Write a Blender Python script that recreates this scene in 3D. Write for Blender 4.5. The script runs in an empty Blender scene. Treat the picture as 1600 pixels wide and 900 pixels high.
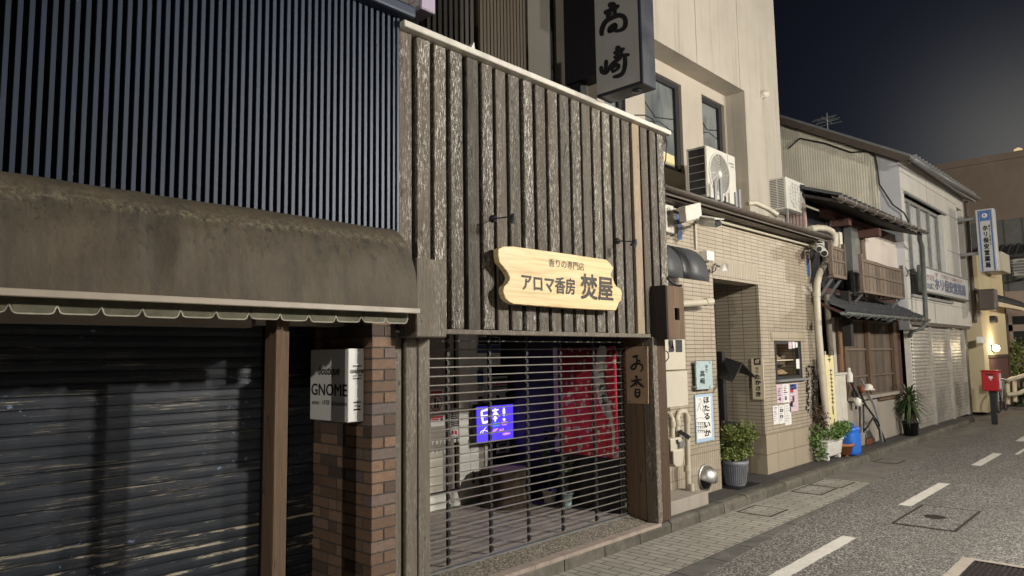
import bpy, bmesh, math, random
from mathutils import Vector, Matrix
random.seed(7)
SC = bpy.context.scene
COL = SC.collection

# ------------------------------------------------------------------ camera
CAM_R = Matrix(((0.68930489, -0.06011, -0.72197337),
                (-0.72432073, -0.07750174, -0.6850934),
                (-0.01477323, 0.99517851, -0.09696125)))
CAM_Z = 1.9
FPX = 1105.0
cd = bpy.data.cameras.new('camera'); cam = bpy.data.objects.new('camera', cd); COL.objects.link(cam)
mw = CAM_R.to_4x4(); mw.translation = (0, 0, CAM_Z); cam.matrix_world = mw
cd.sensor_width = 36; cd.lens = 36 * FPX / 1600; cd.clip_start = 0.05; cd.clip_end = 1000
SC.camera = cam

# ------------------------------------------------------------------ night sky
W = bpy.data.worlds.new('World'); SC.world = W; W.use_nodes = True
wn = W.node_tree.nodes; wl = W.node_tree.links; wn.clear()
wo = wn.new('ShaderNodeOutputWorld'); wb = wn.new('ShaderNodeBackground'); wl.new(wb.outputs[0], wo.inputs[0])
tc = wn.new('ShaderNodeTexCoord')
def wmath(op, a, b=None):
    n = wn.new('ShaderNodeMath'); n.operation = op
    for i, v in enumerate((a, b)):
        if v is None: continue
        if isinstance(v, (int, float)): n.inputs[i].default_value = v
        else: wl.new(v, n.inputs[i])
    return n.outputs[0]
nrm = wn.new('ShaderNodeVectorMath'); nrm.operation = 'NORMALIZE'; wl.new(tc.outputs['Generated'], nrm.inputs[0])
sep = wn.new('ShaderNodeSeparateXYZ'); wl.new(nrm.outputs[0], sep.inputs[0])
dt = wn.new('ShaderNodeVectorMath'); dt.operation = 'DOT_PRODUCT'; wl.new(nrm.outputs[0], dt.inputs[0])
GLOW = CAM_R @ Vector((1620 - 800, -(250 - 450), -FPX)); GLOW.normalize(); dt.inputs[1].default_value = GLOW
glow = wmath('POWER', wmath('MAXIMUM', dt.outputs['Value'], 0.0), 26.0)
glow2 = wmath('POWER', wmath('MAXIMUM', dt.outputs['Value'], 0.0), 160.0)
low = wmath('POWER', wmath('SUBTRACT', 1.0, wmath('ABSOLUTE', sep.outputs[2])), 3.0)
def wcol(c, f):
    m = wn.new('ShaderNodeVectorMath'); m.operation = 'SCALE'; m.inputs[0].default_value = c; wl.new(f, m.inputs['Scale']); return m.outputs[0]
def wadd(a, b):
    m = wn.new('ShaderNodeVectorMath'); m.operation = 'ADD'
    wl.new(a, m.inputs[0]) if not isinstance(a, tuple) else setattr(m.inputs[0], 'default_value', a)
    wl.new(b, m.inputs[1]); return m.outputs[0]
skyc = wadd(wadd(wadd((0.0016, 0.0020, 0.0042), wcol((0.0020, 0.0025, 0.0052), low)), wcol((0.012, 0.0145, 0.021), glow)), wcol((0.085, 0.080, 0.066), glow2))
wl.new(skyc, wb.inputs[0]); wb.inputs[1].default_value = 1.0
SC.view_settings.view_transform = 'Standard'; SC.view_settings.look = 'None'
SC.view_settings.exposure = 0; SC.view_settings.gamma = 1

# ------------------------------------------------------------------ the two street lamps outside the frame, then two added unseen lights
def lamp_light(name, loc, power, color, radius):
    l = bpy.data.lights.new(name, 'POINT'); l.energy = power; l.color = color; l.shadow_soft_size = radius
    o = bpy.data.objects.new(name, l); o.location = loc; COL.objects.link(o); return o
KEY = (7.8, -2.6, 4.85)
FILL = (-18.0, -4.7, 6.0)
lamp_light('street_lamp_light', KEY, 2400, (1.0, 0.955, 0.88), 0.14)
lamp_light('second_lamp_light', FILL, 3700, (1.0, 0.95, 0.87), 0.12)
ADDED = (13.4, -6.8, 6.3)
lamp_light('added_light', ADDED, 3600, (1.0, 0.95, 0.87), 0.16)  # added light with no known lamp, brightens the pharmacy and its corrugated side
lamp_light('added_far_light', (31.0, -3.4, 5.6), 1500, (1.0, 0.88, 0.72), 0.16)  # added light with no known lamp, lifts the far end of the street

# ------------------------------------------------------------------ pixel helpers: a pixel's ray met with a plane of the street
def _ray(px, py): return CAM_R @ Vector((px - 800, -(py - 450), -FPX))
def PY(px, py, y): d = _ray(px, py); t = y / d.y; return Vector((d.x * t, y, CAM_Z + d.z * t))
def PX(px, py, x): d = _ray(px, py); t = x / d.x; return Vector((x, d.y * t, CAM_Z + d.z * t))
def PZ(px, py, z): d = _ray(px, py); t = (z - CAM_Z) / d.z; return Vector((d.x * t, d.y * t, z))

# ------------------------------------------------------------------ materials
MATS = {}
class NT:
    def __init__(s, name):
        s.m = bpy.data.materials.new(name); s.m.use_nodes = True
        s.n = s.m.node_tree.nodes; s.l = s.m.node_tree.links; s.n.clear()
        s.out = s.n.new('ShaderNodeOutputMaterial'); s.b = s.n.new('ShaderNodeBsdfPrincipled'); s.l.new(s.b.outputs[0], s.out.inputs[0])
        s.tc = s.n.new('ShaderNodeTexCoord'); s.geo = s.n.new('ShaderNodeNewGeometry'); MATS[name] = s.m
    def set(s, sock, v):
        if isinstance(v, (int, float)): sock.default_value = v
        elif isinstance(v, (tuple, list)): sock.default_value = (*v, 1.0) if len(v) == 3 and sock.type == 'RGBA' else v
        else: s.l.new(v, sock)
    def map(s, scale=(1, 1, 1), src=None, rot=(0, 0, 0)):
        m = s.n.new('ShaderNodeMapping'); m.inputs['Scale'].default_value = scale; m.inputs['Rotation'].default_value = rot
        s.l.new(src or s.tc.outputs['Object'], m.inputs[0]); return m.outputs[0]
    def noise(s, scale=(1, 1, 1), detail=4, rough=0.6, dist=0.0, src=None):
        t = s.n.new('ShaderNodeTexNoise'); t.inputs['Scale'].default_value = 1; t.inputs['Detail'].default_value = detail
        t.inputs['Roughness'].default_value = rough; t.inputs['Distortion'].default_value = dist
        s.l.new(s.map(scale, src), t.inputs['Vector']); return t.outputs['Fac']
    def ramp(s, f, stops):
        r = s.n.new('ShaderNodeValToRGB'); e = r.color_ramp.elements
        while len(e) < len(stops): e.new(0.5)
        for i, (p, c) in enumerate(stops):
            e[i].position = p; e[i].color = (*c, 1) if isinstance(c, (tuple, list)) else (c, c, c, 1)
        s.l.new(f, r.inputs[0]); return r.outputs[0]
    def mix(s, f, a, b, mode='MIX'):
        m = s.n.new('ShaderNodeMix'); m.data_type = 'RGBA'; m.blend_type = mode
        s.set(m.inputs[0], f); s.set(m.inputs[6], a); s.set(m.inputs[7], b); return m.outputs[2]
    def math(s, op, a, b=0.0, c=None):
        m = s.n.new('ShaderNodeMath'); m.operation = op; s.set(m.inputs[0], a); s.set(m.inputs[1], b)
        if c is not None: s.set(m.inputs[2], c)
        return m.outputs[0]
    def bump(s, h, strength=0.3, dist=0.01):
        b = s.n.new('ShaderNodeBump'); b.inputs['Strength'].default_value = strength; b.inputs['Distance'].default_value = dist
        s.l.new(h, b.inputs['Height']); s.l.new(b.outputs[0], s.b.inputs['Normal'])
    def color(s, c): s.set(s.b.inputs['Base Color'], c)
    def rough(s, r): s.set(s.b.inputs['Roughness'], r)
    def uv(s, rowx=False):
        """(x+y, z) of the object as a flat pair: a wall's own run and height"""
        sp = s.n.new('ShaderNodeSeparateXYZ'); s.l.new(s.tc.outputs['Object'], sp.inputs[0])
        c = s.n.new('ShaderNodeCombineXYZ')
        if rowx: s.l.new(sp.outputs[1], c.inputs[0]); s.l.new(sp.outputs[0], c.inputs[1])
        else: s.l.new(s.math('ADD', sp.outputs[0], sp.outputs[1]), c.inputs[0]); s.l.new(sp.outputs[2], c.inputs[1])
        return c.outputs[0]
    def brick(s, vec, c1, c2, mortar, w, h, msize, offset=0.5, bias=0.0):
        t = s.n.new('ShaderNodeTexBrick'); s.l.new(vec, t.inputs['Vector']); t.offset = offset; t.squash = 1
        t.inputs['Scale'].default_value = 1; t.inputs['Color1'].default_value = (*c1, 1); t.inputs['Color2'].default_value = (*c2, 1); t.inputs['Mortar'].default_value = (*mortar, 1)
        t.inputs['Brick Width'].default_value = w; t.inputs['Row Height'].default_value = h; t.inputs['Mortar Size'].default_value = msize; t.inputs['Mortar Smooth'].default_value = 0.1; t.inputs['Bias'].default_value = bias
        return t.outputs['Color'], t.outputs['Fac']

def plain(name, c, rough=0.6, var=0.25, scale=6.0, metal=0.0, bump=0.0, spec=None, streak=False):
    s = NT(name)
    f = s.noise((scale, scale, scale * (0.18 if streak else 1)), 5, 0.65)
    d = tuple(v * (1 - var) for v in c); e = tuple(min(1, v * (1 + var * 0.5)) for v in c)
    s.color(s.ramp(f, [(0.3, d), (0.7, e)])); s.rough(s.ramp(f, [(0.3, min(1, rough + .12)), (0.7, max(0.03, rough - .08))]))
    s.b.inputs['Metallic'].default_value = metal
    if spec is not None: s.b.inputs['Specular IOR Level'].default_value = spec
    if bump: s.bump(s.noise((scale * 8,) * 3, 3), bump, 0.004)
    return s.m

def wood(name, dark, mid, fleck, amount=0.55, rough=0.85, isl=0.5, grain=(60, 60, 2.6)):
    """weathered board: vertical grain, flakes of pale worn fibre, each board its own tone"""
    s = NT(name)
    r = s.geo.outputs['Random Per Island']
    sp = s.n.new('ShaderNodeVectorMath'); sp.operation = 'ADD'; s.l.new(s.tc.outputs['Object'], sp.inputs[0])
    cb = s.n.new('ShaderNodeCombineXYZ'); s.l.new(s.math('MULTIPLY', r, 37.0), cb.inputs[2]); s.l.new(s.math('MULTIPLY', r, 11.0), cb.inputs[0]); s.l.new(cb.outputs[0], sp.inputs[1])
    src = sp.outputs[0]
    g = s.noise(grain, 6, 0.7, 0.6, src)
    base = s.ramp(g, [(0.32, dark), (0.62, mid)])
    big = s.noise((3, 3, 1.1), 3, 0.6, 0.3, src)
    base = s.mix(s.ramp(big, [(0.35, 0.0), (0.7, 0.75)]), base, tuple(v * 0.55 for v in mid))
    fl = s.noise((125, 125, 20), 5, 0.78, 0.15, src)
    patch = s.noise((9, 9, 1.6), 3, 0.6, 0.2, src)
    fm = s.math('MULTIPLY', s.ramp(fl, [(0.545, 0.0), (0.58, 1.0)]), s.ramp(patch, [(0.38, 0.10), (0.58, 1.0)]))
    fm = s.math('MULTIPLY', fm, amount)
    r2 = s.math('FRACT', s.math('MULTIPLY', r, 7.31)); fm = s.math('MULTIPLY', fm, s.ramp(r2, [(0.0, 0.18), (0.5, 0.55), (1.0, 1.0)]))
    base = s.mix(s.math('MULTIPLY', s.math('FRACT', s.math('MULTIPLY', r, 13.7)), 0.28), base, tuple(a * b for a, b in zip(mid, (0.90, 0.78, 0.64))))
    kn = s.noise((11, 11, 3.4), 2, 0.5, 1.5, src); base = s.mix(s.ramp(kn, [(0.66, 0.0), (0.72, 0.8)]), base, tuple(v * 0.5 for v in dark))
    base = s.mix(fm, base, fleck)
    tone = s.ramp(r, [(0.0, 1 - isl * 0.6), (1.0, 1 + isl * 0.4)])
    s.color(s.mix(1.0, base, tone, 'MULTIPLY')); s.rough(rough)
    s.bump(s.math('ADD', g, s.math('MULTIPLY', fm, 0.6)), 0.7, 0.006)
    return s.m

wood('old_board', (0.022, 0.018, 0.014), (0.162, 0.139, 0.110), (0.86, 0.83, 0.75), 1.0)
wood('pale_board', (0.16, 0.125, 0.085), (0.34, 0.28, 0.20), (0.58, 0.52, 0.42), 0.5)
wood('grey_post', (0.045, 0.040, 0.033), (0.19, 0.168, 0.137), (0.56, 0.53, 0.46), 0.75)
wood('brown_post', (0.070, 0.043, 0.026), (0.165, 0.107, 0.068), (0.32, 0.23, 0.15), 0.15)
wood('dark_plank', (0.018, 0.011, 0.007), (0.085, 0.050, 0.030), (0.16, 0.11, 0.07), 0.3)
wood('charred_wood', (0.012, 0.010, 0.009), (0.035, 0.029, 0.025), (0.10, 0.09, 0.08), 0.35)
wood('red_wood', (0.052, 0.024, 0.019), (0.115, 0.052, 0.040), (0.25, 0.13, 0.10), 0.15)
wood('door_wood', (0.16, 0.075, 0.03), (0.30, 0.16, 0.07), (0.36, 0.24, 0.14), 0.15)
wood('balcony_wood', (0.07, 0.052, 0.040), (0.21, 0.16, 0.12), (0.38, 0.33, 0.27), 0.35)

s = NT('sign_wood'); u = s.uv()
g = s.noise((1.3, 1.3, 26), 4, 0.55, 0.9)
s.color(s.ramp(g, [(0.3, (0.56, 0.39, 0.18)), (0.5, (0.74, 0.55, 0.28)), (0.72, (0.80, 0.63, 0.36))])); s.rough(0.5); s.bump(g, 0.1, 0.002)

s = NT('navy_metal'); f = s.noise((2, 2, 0.7), 4)
s.color(s.ramp(f, [(0.3, (0.017, 0.026, 0.046)), (0.7, (0.029, 0.041, 0.069))])); s.rough(0.5); s.b.inputs['Metallic'].default_value = 0.15
plain('charcoal_canvas', (0.055, 0.058, 0.062), 0.55, 0.2, 6); plain('navy_dark', (0.012, 0.014, 0.020), 0.6)

s = NT('awning_canvas')
st = s.noise((9, 9, 0.8), 5, 0.7, 0.4); sp = s.noise((26, 26, 14), 4, 0.7, 0.6); bg = s.noise((1.4, 1.4, 3), 4, 0.6)
base = s.ramp(bg, [(0.3, (0.072, 0.056, 0.035)), (0.7, (0.112, 0.088, 0.056))])
base = s.mix(s.ramp(st, [(0.45, 0.0), (0.72, 0.75)]), base, (0.048, 0.038, 0.027))
sz = s.n.new('ShaderNodeSeparateXYZ'); s.l.new(s.tc.outputs['Object'], sz.inputs[0]); zw = s.math('ADD', sz.outputs[2], s.math('MULTIPLY', s.noise((5, 5, 5), 3), 0.12))
band = s.ramp(zw, [(0.40, 0.0), (0.535, 0.0), (0.575, 1.0), (0.60, 0.5), (0.66, 0.0)]); low_ = s.ramp(zw, [(0.25, 0.2), (0.57, 1.0), (0.60, 0.25)])
mold = s.noise((34, 34, 30), 5, 0.75, 0.3); base = s.mix(s.math('MULTIPLY', band, s.ramp(mold, [(0.44, 0.0), (0.58, 0.9)])), base, (0.20, 0.17, 0.115))
sk = s.noise((15, 15, 1.0), 5, 0.75, 0.5); base = s.mix(s.math('MULTIPLY', low_, s.ramp(sk, [(0.50, 0.0), (0.66, 0.85)])), base, (0.032, 0.025, 0.018))
base = s.mix(s.math('MULTIPLY', low_, s.ramp(sp, [(0.56, 0.0), (0.66, 0.9)])), base, (0.024, 0.019, 0.014))
s.color(base); s.rough(0.75); s.bump(s.noise((7, 7, 5), 4), 0.5, 0.02)
plain('awning_bar', (0.42, 0.36, 0.28), 0.45, 0.15, 5, streak=False)
s = NT('valance_cloth'); f = s.noise((8, 8, 8), 4)
s.color(s.ramp(f, [(0.35, (0.075, 0.075, 0.045)), (0.7, (0.16, 0.145, 0.095))])); s.rough(0.8)
plain('valance_trim', (0.36, 0.34, 0.26), 0.7, 0.2, 20)

s = NT('black_shutter')
f = s.noise((5, 5, 5), 4); base = s.ramp(f, [(0.3, (0.016, 0.020, 0.027)), (0.7, (0.030, 0.035, 0.045))])
sc1 = s.noise((2.6, 2.6, 95), 6, 0.8, 0.3); sc2 = s.noise((1.1, 1.1, 5), 3, 0.6)
mk = s.math('MULTIPLY', s.ramp(sc1, [(0.56, 0.0), (0.62, 1.0)]), s.ramp(sc2, [(0.46, 0.0), (0.60, 1.0)]))
base = s.mix(mk, base, (0.42, 0.36, 0.26))
sz = s.n.new('ShaderNodeSeparateXYZ'); s.l.new(s.tc.outputs['Object'], sz.inputs[0])
fz = s.math('FRACT', s.math('DIVIDE', sz.outputs[2], 0.073)); edge_ = s.ramp(fz, [(0.0, 0.0), (0.62, 0.0), (0.72, 1.0), (0.86, 1.0), (0.90, 0.0)])
lowz = s.ramp(sz.outputs[2], [(0.0, 0.0), (0.30, 0.15), (0.40, 1.0), (0.66, 1.0), (0.78, 0.0)]); rub = s.ramp(s.noise((1.6, 1.6, 13), 6, 0.8, 0.2), [(0.50, 0.0), (0.56, 1.0)])
base = s.mix(s.math('MULTIPLY', s.math('MULTIPLY', edge_, lowz), rub), base, (0.50, 0.43, 0.31))
bl = s.math('MULTIPLY', s.ramp(s.noise((22, 22, 30), 2), [(0.66, 0.0), (0.70, 1.0)]), s.ramp(s.noise((1.7, 1.7, 2.2), 2), [(0.52, 0.0), (0.58, 1.0)]))
base = s.mix(bl, base, (0.16, 0.20, 0.34))
s.color(base); s.rough(0.42); s.bump(s.noise((30, 30, 60), 3), 0.2, 0.004)

s = NT('pillar_brick')
r = s.geo.outputs['Random Per Island']
c = s.ramp(r, [(0.0, (0.055, 0.036, 0.030)), (0.16, (0.10, 0.062, 0.045)), (0.3, (0.17, 0.098, 0.060)), (0.6, (0.25, 0.148, 0.090)), (0.85, (0.32, 0.195, 0.12)), (1.0, (0.15, 0.125, 0.12))])
f = s.noise((30, 30, 60), 4, 0.7); s.color(s.mix(s.ramp(f, [(0.35, 0.1), (0.75, 0.65)]), c, (0.085, 0.062, 0.05))); s.rough(0.8); s.bump(f, 0.5, 0.005)
plain('mortar', (0.085, 0.078, 0.068), 0.9, 0.3, 30)

def tile_wall(name, w, h, offset, c1=(0.41, 0.352, 0.265), c2=(0.355, 0.302, 0.226)):
    s = NT(name)
    col, fac = s.brick(s.uv(), c1, c2, (0.085, 0.062, 0.045), w, h, 0.0042, offset)
    n = s.noise((2.2, 2.2, 1.2), 4); st = s.noise((7, 7, 0.5), 4, 0.7)
    col = s.mix(s.ramp(n, [(0.35, 0.0), (0.75, 0.35)]), col, (0.30, 0.24, 0.165)); col = s.mix(s.ramp(st, [(0.55, 0.0), (0.75, 0.35)]), col, (0.22, 0.175, 0.125))
    s.color(col); s.rough(0.45); s.bump(s.math('SUBTRACT', 1.0, fac), 0.5, 0.004)
tile_wall('wall_tile', 0.227, 0.0535, 0.0)
tile_wall('soldier_tile', 0.0535, 0.262, 0.0)
tile_wall('base_stone', 0.62, 0.29, 0.0, (0.385, 0.325, 0.24), (0.36, 0.30, 0.22))

def stucco(name, c, streak=0.35, stain=(0.2, 0.17, 0.13)):
    s = NT(name)
    n = s.noise((0.9, 0.9, 0.9), 5, 0.6); base = s.ramp(n, [(0.3, tuple(v * 0.86 for v in c)), (0.7, tuple(min(1, v * 1.06) for v in c))])
    st = s.noise((5, 5, 0.28), 5, 0.7, 0.2); base = s.mix(s.ramp(st, [(0.52, 0.0), (0.78, streak)]), base, stain)
    s.color(base); s.rough(0.85); s.bump(s.noise((60, 60, 60), 3), 0.15, 0.003)
stucco('beige_stucco', (0.43, 0.385, 0.315), 0.6); stucco('recess_stucco', (0.46, 0.405, 0.325), 0.2)
stucco('yellow_stucco', (0.58, 0.485, 0.30), 0.25, (0.28, 0.20, 0.08)); stucco('white_siding', (0.60, 0.57, 0.51), 0.25, (0.3, 0.28, 0.25))
stucco('side_siding', (0.50, 0.50, 0.51), 0.25, (0.25, 0.25, 0.25))
stucco('tan_render', (0.40, 0.31, 0.25), 0.2, (0.28, 0.22, 0.18)); stucco('plinth_concrete', (0.33, 0.29, 0.24), 0.6, (0.12, 0.10, 0.08))
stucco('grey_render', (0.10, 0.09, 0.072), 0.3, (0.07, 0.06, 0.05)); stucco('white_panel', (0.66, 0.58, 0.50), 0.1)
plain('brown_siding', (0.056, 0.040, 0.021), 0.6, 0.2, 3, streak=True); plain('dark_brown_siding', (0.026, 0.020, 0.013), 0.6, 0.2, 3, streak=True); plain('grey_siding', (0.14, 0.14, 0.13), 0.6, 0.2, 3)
plain('cream_siding', (0.74, 0.69, 0.56), 0.55, 0.15, 2.5); plain('pink_siding', (0.40, 0.30, 0.27), 0.6, 0.2, 3)
plain('cream_plastic', (0.54, 0.49, 0.39), 0.42, 0.08, 4); plain('cream_pipe', (0.50, 0.45, 0.345), 0.45, 0.12, 4)
plain('white_paint', (0.72, 0.69, 0.62), 0.45, 0.10, 4); plain('dirty_white', (0.60, 0.56, 0.48), 0.5, 0.2, 6)
plain('ac_white', (0.57, 0.545, 0.475), 0.4, 0.12, 3); plain('dark_grille', (0.03, 0.033, 0.038), 0.5, 0.3, 20)
plain('dark_metal', (0.022, 0.022, 0.024), 0.45, 0.3, 8); plain('black_paint', (0.010, 0.010, 0.011), 0.5, 0.3, 8)
plain('black_bar', (0.013, 0.012, 0.011), 0.45, 0.3, 8)
plain('ink', (0.012, 0.012, 0.013), 0.7, 0.2, 10); plain('brown_ink', (0.045, 0.038, 0.028), 0.6, 0.2, 10)
plain('grey_metal', (0.24, 0.24, 0.235), 0.45, 0.25, 8, 0.4); plain('galvanised', (0.38, 0.39, 0.40), 0.42, 0.2, 12, 0.6)
plain('chrome', (0.55, 0.53, 0.50), 0.42, 0.12, 8, 1.0)
plain('lattice_bar', (0.22, 0.20, 0.175), 0.4, 0.25, 6, 0.3)
plain('gutter_brown', (0.085, 0.065, 0.050), 0.5, 0.3, 5); plain('pipe_green', (0.10, 0.11, 0.10), 0.55, 0.3, 5); plain('copper_pipe', (0.10, 0.07, 0.055), 0.5, 0.3, 5)
plain('roof_tile', (0.075, 0.077, 0.082), 0.28, 0.3, 9); plain('blue_paint', (0.065, 0.14, 0.33), 0.4, 0.15, 6)
plain('blue_plastic', (0.022, 0.15, 0.62), 0.35, 0.12, 4); plain('terracotta', (0.36, 0.13, 0.05), 0.75, 0.25, 8)
plain('post_red', (0.40, 0.012, 0.018), 0.38, 0.12, 4); plain('sign_grey', (0.52, 0.51, 0.47), 0.45, 0.1, 3)
plain('sign_white', (0.80, 0.79, 0.74), 0.42, 0.05, 3); plain('sign_dark', (0.022, 0.025, 0.034), 0.4, 0.2, 4); plain('sign_pale', (0.46, 0.46, 0.45), 0.45, 0.08, 3); plain('faded_blue', (0.085, 0.10, 0.19), 0.6, 0.3, 12); plain('faded_red', (0.32, 0.13, 0.13), 0.6, 0.3, 12); plain('shutter_steel', (0.46, 0.43, 0.38), 0.4, 0.25, 5, 0.35)
plain('plaque_glass', (0.42, 0.52, 0.52), 0.25, 0.08, 4); plain('poster_blue', (0.38, 0.52, 0.66), 0.6, 0.1, 6); plain('paper', (0.74, 0.72, 0.68), 0.7, 0.05, 10)
plain('pink_paper', (0.66, 0.50, 0.56), 0.7, 0.25, 30); plain('cream_board', (0.70, 0.60, 0.42), 0.5, 0.08, 6); plain('yellow_cloth', (0.72, 0.62, 0.34), 0.7, 0.1, 6)
plain('lilac', (0.40, 0.33, 0.42), 0.5, 0.1, 4); plain('red_ink', (0.50, 0.03, 0.04), 0.6, 0.1, 10); plain('blue_ink', (0.04, 0.07, 0.22), 0.6, 0.1, 10)
plain('pot_grey', (0.20, 0.21, 0.225), 0.5, 0.2, 8); plain('pot_white', (0.64, 0.62, 0.56), 0.5, 0.15, 8); plain('soil', (0.03, 0.022, 0.015), 0.95)
plain('door_grey', (0.34, 0.30, 0.25), 0.3, 0.1, 3); plain('door_white', (0.84, 0.82, 0.74), 0.4, 0.08, 3); plain('door_beige', (0.68, 0.63, 0.52), 0.3, 0.1, 3)
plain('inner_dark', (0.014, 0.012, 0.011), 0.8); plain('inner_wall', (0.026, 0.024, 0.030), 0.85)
plain('porch_floor', (0.34, 0.295, 0.26), 0.8, 0.35, 16, bump=0.5, streak=False); plain('bark', (0.06, 0.038, 0.022), 0.9, 0.6, 14, bump=0.8, streak=True)
plain('food', (0.42, 0.30, 0.16), 0.6, 0.6, 30); plain('red_brown', (0.16, 0.05, 0.025), 0.6); plain('brass_board', (0.42, 0.28, 0.18), 0.4, 0.2, 6)
plain('fence_cream', (0.55, 0.49, 0.36), 0.5, 0.15, 6); plain('rubber', (0.012, 0.012, 0.012), 0.8); plain('orange_rag', (0.24, 0.07, 0.03), 0.8); plain('cap_white', (0.70, 0.66, 0.57), 0.6, 0.25, 12)

def leaf_mat(name, a, b):
    s = NT(name); r = s.geo.outputs['Random Per Island']; s.color(s.ramp(r, [(0.0, a), (1.0, b)])); s.rough(0.5)
    s.b.inputs['Transmission Weight'].default_value = 0.0; s.b.inputs['Subsurface Weight'].default_value = 0.0
leaf_mat('leaf_green', (0.07, 0.105, 0.018), (0.22, 0.25, 0.06)); leaf_mat('leaf_bright', (0.06, 0.13, 0.03), (0.17, 0.26, 0.07))
leaf_mat('leaf_dark', (0.018, 0.04, 0.014), (0.06, 0.09, 0.03)); leaf_mat('leaf_red', (0.05, 0.035, 0.02), (0.15, 0.085, 0.05))

s = NT('asphalt'); v = s.n.new('ShaderNodeTexVoronoi'); v.inputs['Scale'].default_value = 82; s.l.new(s.tc.outputs['Object'], v.inputs['Vector'])
sv = s.n.new('ShaderNodeSeparateColor'); s.l.new(v.outputs['Color'], sv.inputs[0])
c = s.ramp(sv.outputs[0], [(0.0, (0.030, 0.028, 0.026)), (0.40, (0.075, 0.070, 0.064)), (0.70, (0.205, 0.190, 0.170)), (1.0, (0.43, 0.40, 0.355))])
lg = s.noise((0.35, 1.3, 1), 5, 0.65, 0.4); c = s.mix(s.ramp(lg, [(0.38, 0.0), (0.68, 0.4)]), c, (0.085, 0.079, 0.070))
pt_ = s.noise((1.7, 1.9, 1), 5, 0.7, 0.6); c = s.mix(s.ramp(pt_, [(0.58, 0.0), (0.70, 0.4)]), c, (0.045, 0.042, 0.038))
s.color(c); s.rough(0.8); s.bump(s.math('SUBTRACT', 1.0, v.outputs['Distance']), 0.5, 0.006)
s = NT('aggregate'); v = s.n.new('ShaderNodeTexVoronoi'); v.inputs['Scale'].default_value = 85; s.l.new(s.tc.outputs['Object'], v.inputs['Vector'])
sv = s.n.new('ShaderNodeSeparateColor'); s.l.new(v.outputs['Color'], sv.inputs[0]); s.color(s.ramp(sv.outputs[0], [(0.0, (0.05, 0.045, 0.035)), (0.6, (0.17, 0.145, 0.11)), (1.0, (0.36, 0.32, 0.26))])); s.rough(0.85)
plain('dark_asphalt', (0.055, 0.050, 0.045), 0.85, 0.35, 14, bump=0.5); plain('smooth_path', (0.17, 0.15, 0.125), 0.85, 0.3, 2.5, bump=0.3)
s = NT('paver'); col, fac = s.brick(s.uv(True), (0.37, 0.345, 0.295), (0.30, 0.28, 0.24), (0.055, 0.049, 0.040), 0.30, 0.10, 0.0065, 0.5)
n = s.noise((1.6, 2.4, 1), 5, 0.65); col = s.mix(s.ramp(n, [(0.4, 0.0), (0.72, 0.55)]), col, (0.17, 0.15, 0.12)); s.color(col); s.rough(0.8); s.bump(s.math('SUBTRACT', 1.0, fac), 0.5, 0.006)
s = NT('kerb_stone'); n = s.noise((7, 7, 7), 6, 0.7); m2 = s.noise((1.4, 1.4, 2.5), 4, 0.6); c = s.ramp(n, [(0.3, (0.065, 0.058, 0.045)), (0.7, (0.17, 0.152, 0.122))])
c = s.mix(s.ramp(m2, [(0.45, 0.0), (0.7, 0.6)]), c, (0.065, 0.060, 0.036)); s.color(s.mix(1.0, c, s.ramp(s.geo.outputs['Random Per Island'], [(0, 0.75), (1, 1.15)]), 'MULTIPLY')); s.rough(0.85); s.bump(n, 0.5, 0.008)
plain('kerb_cap', (0.36, 0.29, 0.24), 0.7, 0.25, 9); plain('edge_stone', (0.125, 0.117, 0.103), 0.85, 0.4, 3.5, bump=0.4)
s = NT('road_paint'); f = s.noise((70, 70, 70), 4, 0.75); g = s.noise((5, 9, 5), 4, 0.7)
s.color(s.mix(s.ramp(s.math('ADD', f, s.math('MULTIPLY', g, 0.5)), [(0.86, 0.0), (0.92, 1.0)]), s.ramp(g, [(0.3, (0.50, 0.47, 0.41)), (0.7, (0.70, 0.67, 0.60))]), (0.11, 0.10, 0.09))); s.rough(0.7); s.bump(f, 0.4, 0.004)
plain('cast_iron', (0.05, 0.036, 0.034), 0.5, 0.3, 10, 0.5); plain('cover_joint', (0.022, 0.019, 0.014), 0.9)

def glow_mat(name, c, strength):
    s = NT(name); s.b.inputs['Base Color'].default_value = (0.02, 0.02, 0.02, 1); s.b.inputs['Emission Color'].default_value = (*c, 1); s.b.inputs['Emission Strength'].default_value = strength
glow_mat('led_blue', (0.10, 0.055, 1.0), 1.15); glow_mat('led_white', (0.80, 0.72, 1.0), 1.6); glow_mat('led_pink', (0.9, 0.35, 0.8), 1.0); glow_mat('led_green', (0.1, 0.8, 0.6), 0.7)
glow_mat('lamp_glow', (1.0, 0.86, 0.58), 14.0); glow_mat('flare_glow', (1.0, 0.72, 0.40), 0.75)
s = NT('window_glass'); s.color((0.03, 0.035, 0.036)); s.rough(0.12); s.b.inputs['Specular IOR Level'].default_value = 0.6
s = NT('frosted_glass'); v = s.n.new('ShaderNodeTexVoronoi'); v.inputs['Scale'].default_value = 9; s.l.new(s.map((1, 1, 1)), v.inputs['Vector'])
s.color(s.ramp(v.outputs['Distance'], [(0.1, (0.34, 0.36, 0.34)), (0.6, (0.50, 0.51, 0.48))])); s.rough(0.3)
s = NT('curtain_glass'); f = s.noise((3, 3, 1.2), 3, 0.5, 1.2); s.color(s.ramp(f, [(0.3, (0.09, 0.10, 0.105)), (0.6, (0.20, 0.21, 0.20))])); s.rough(0.18)
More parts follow.
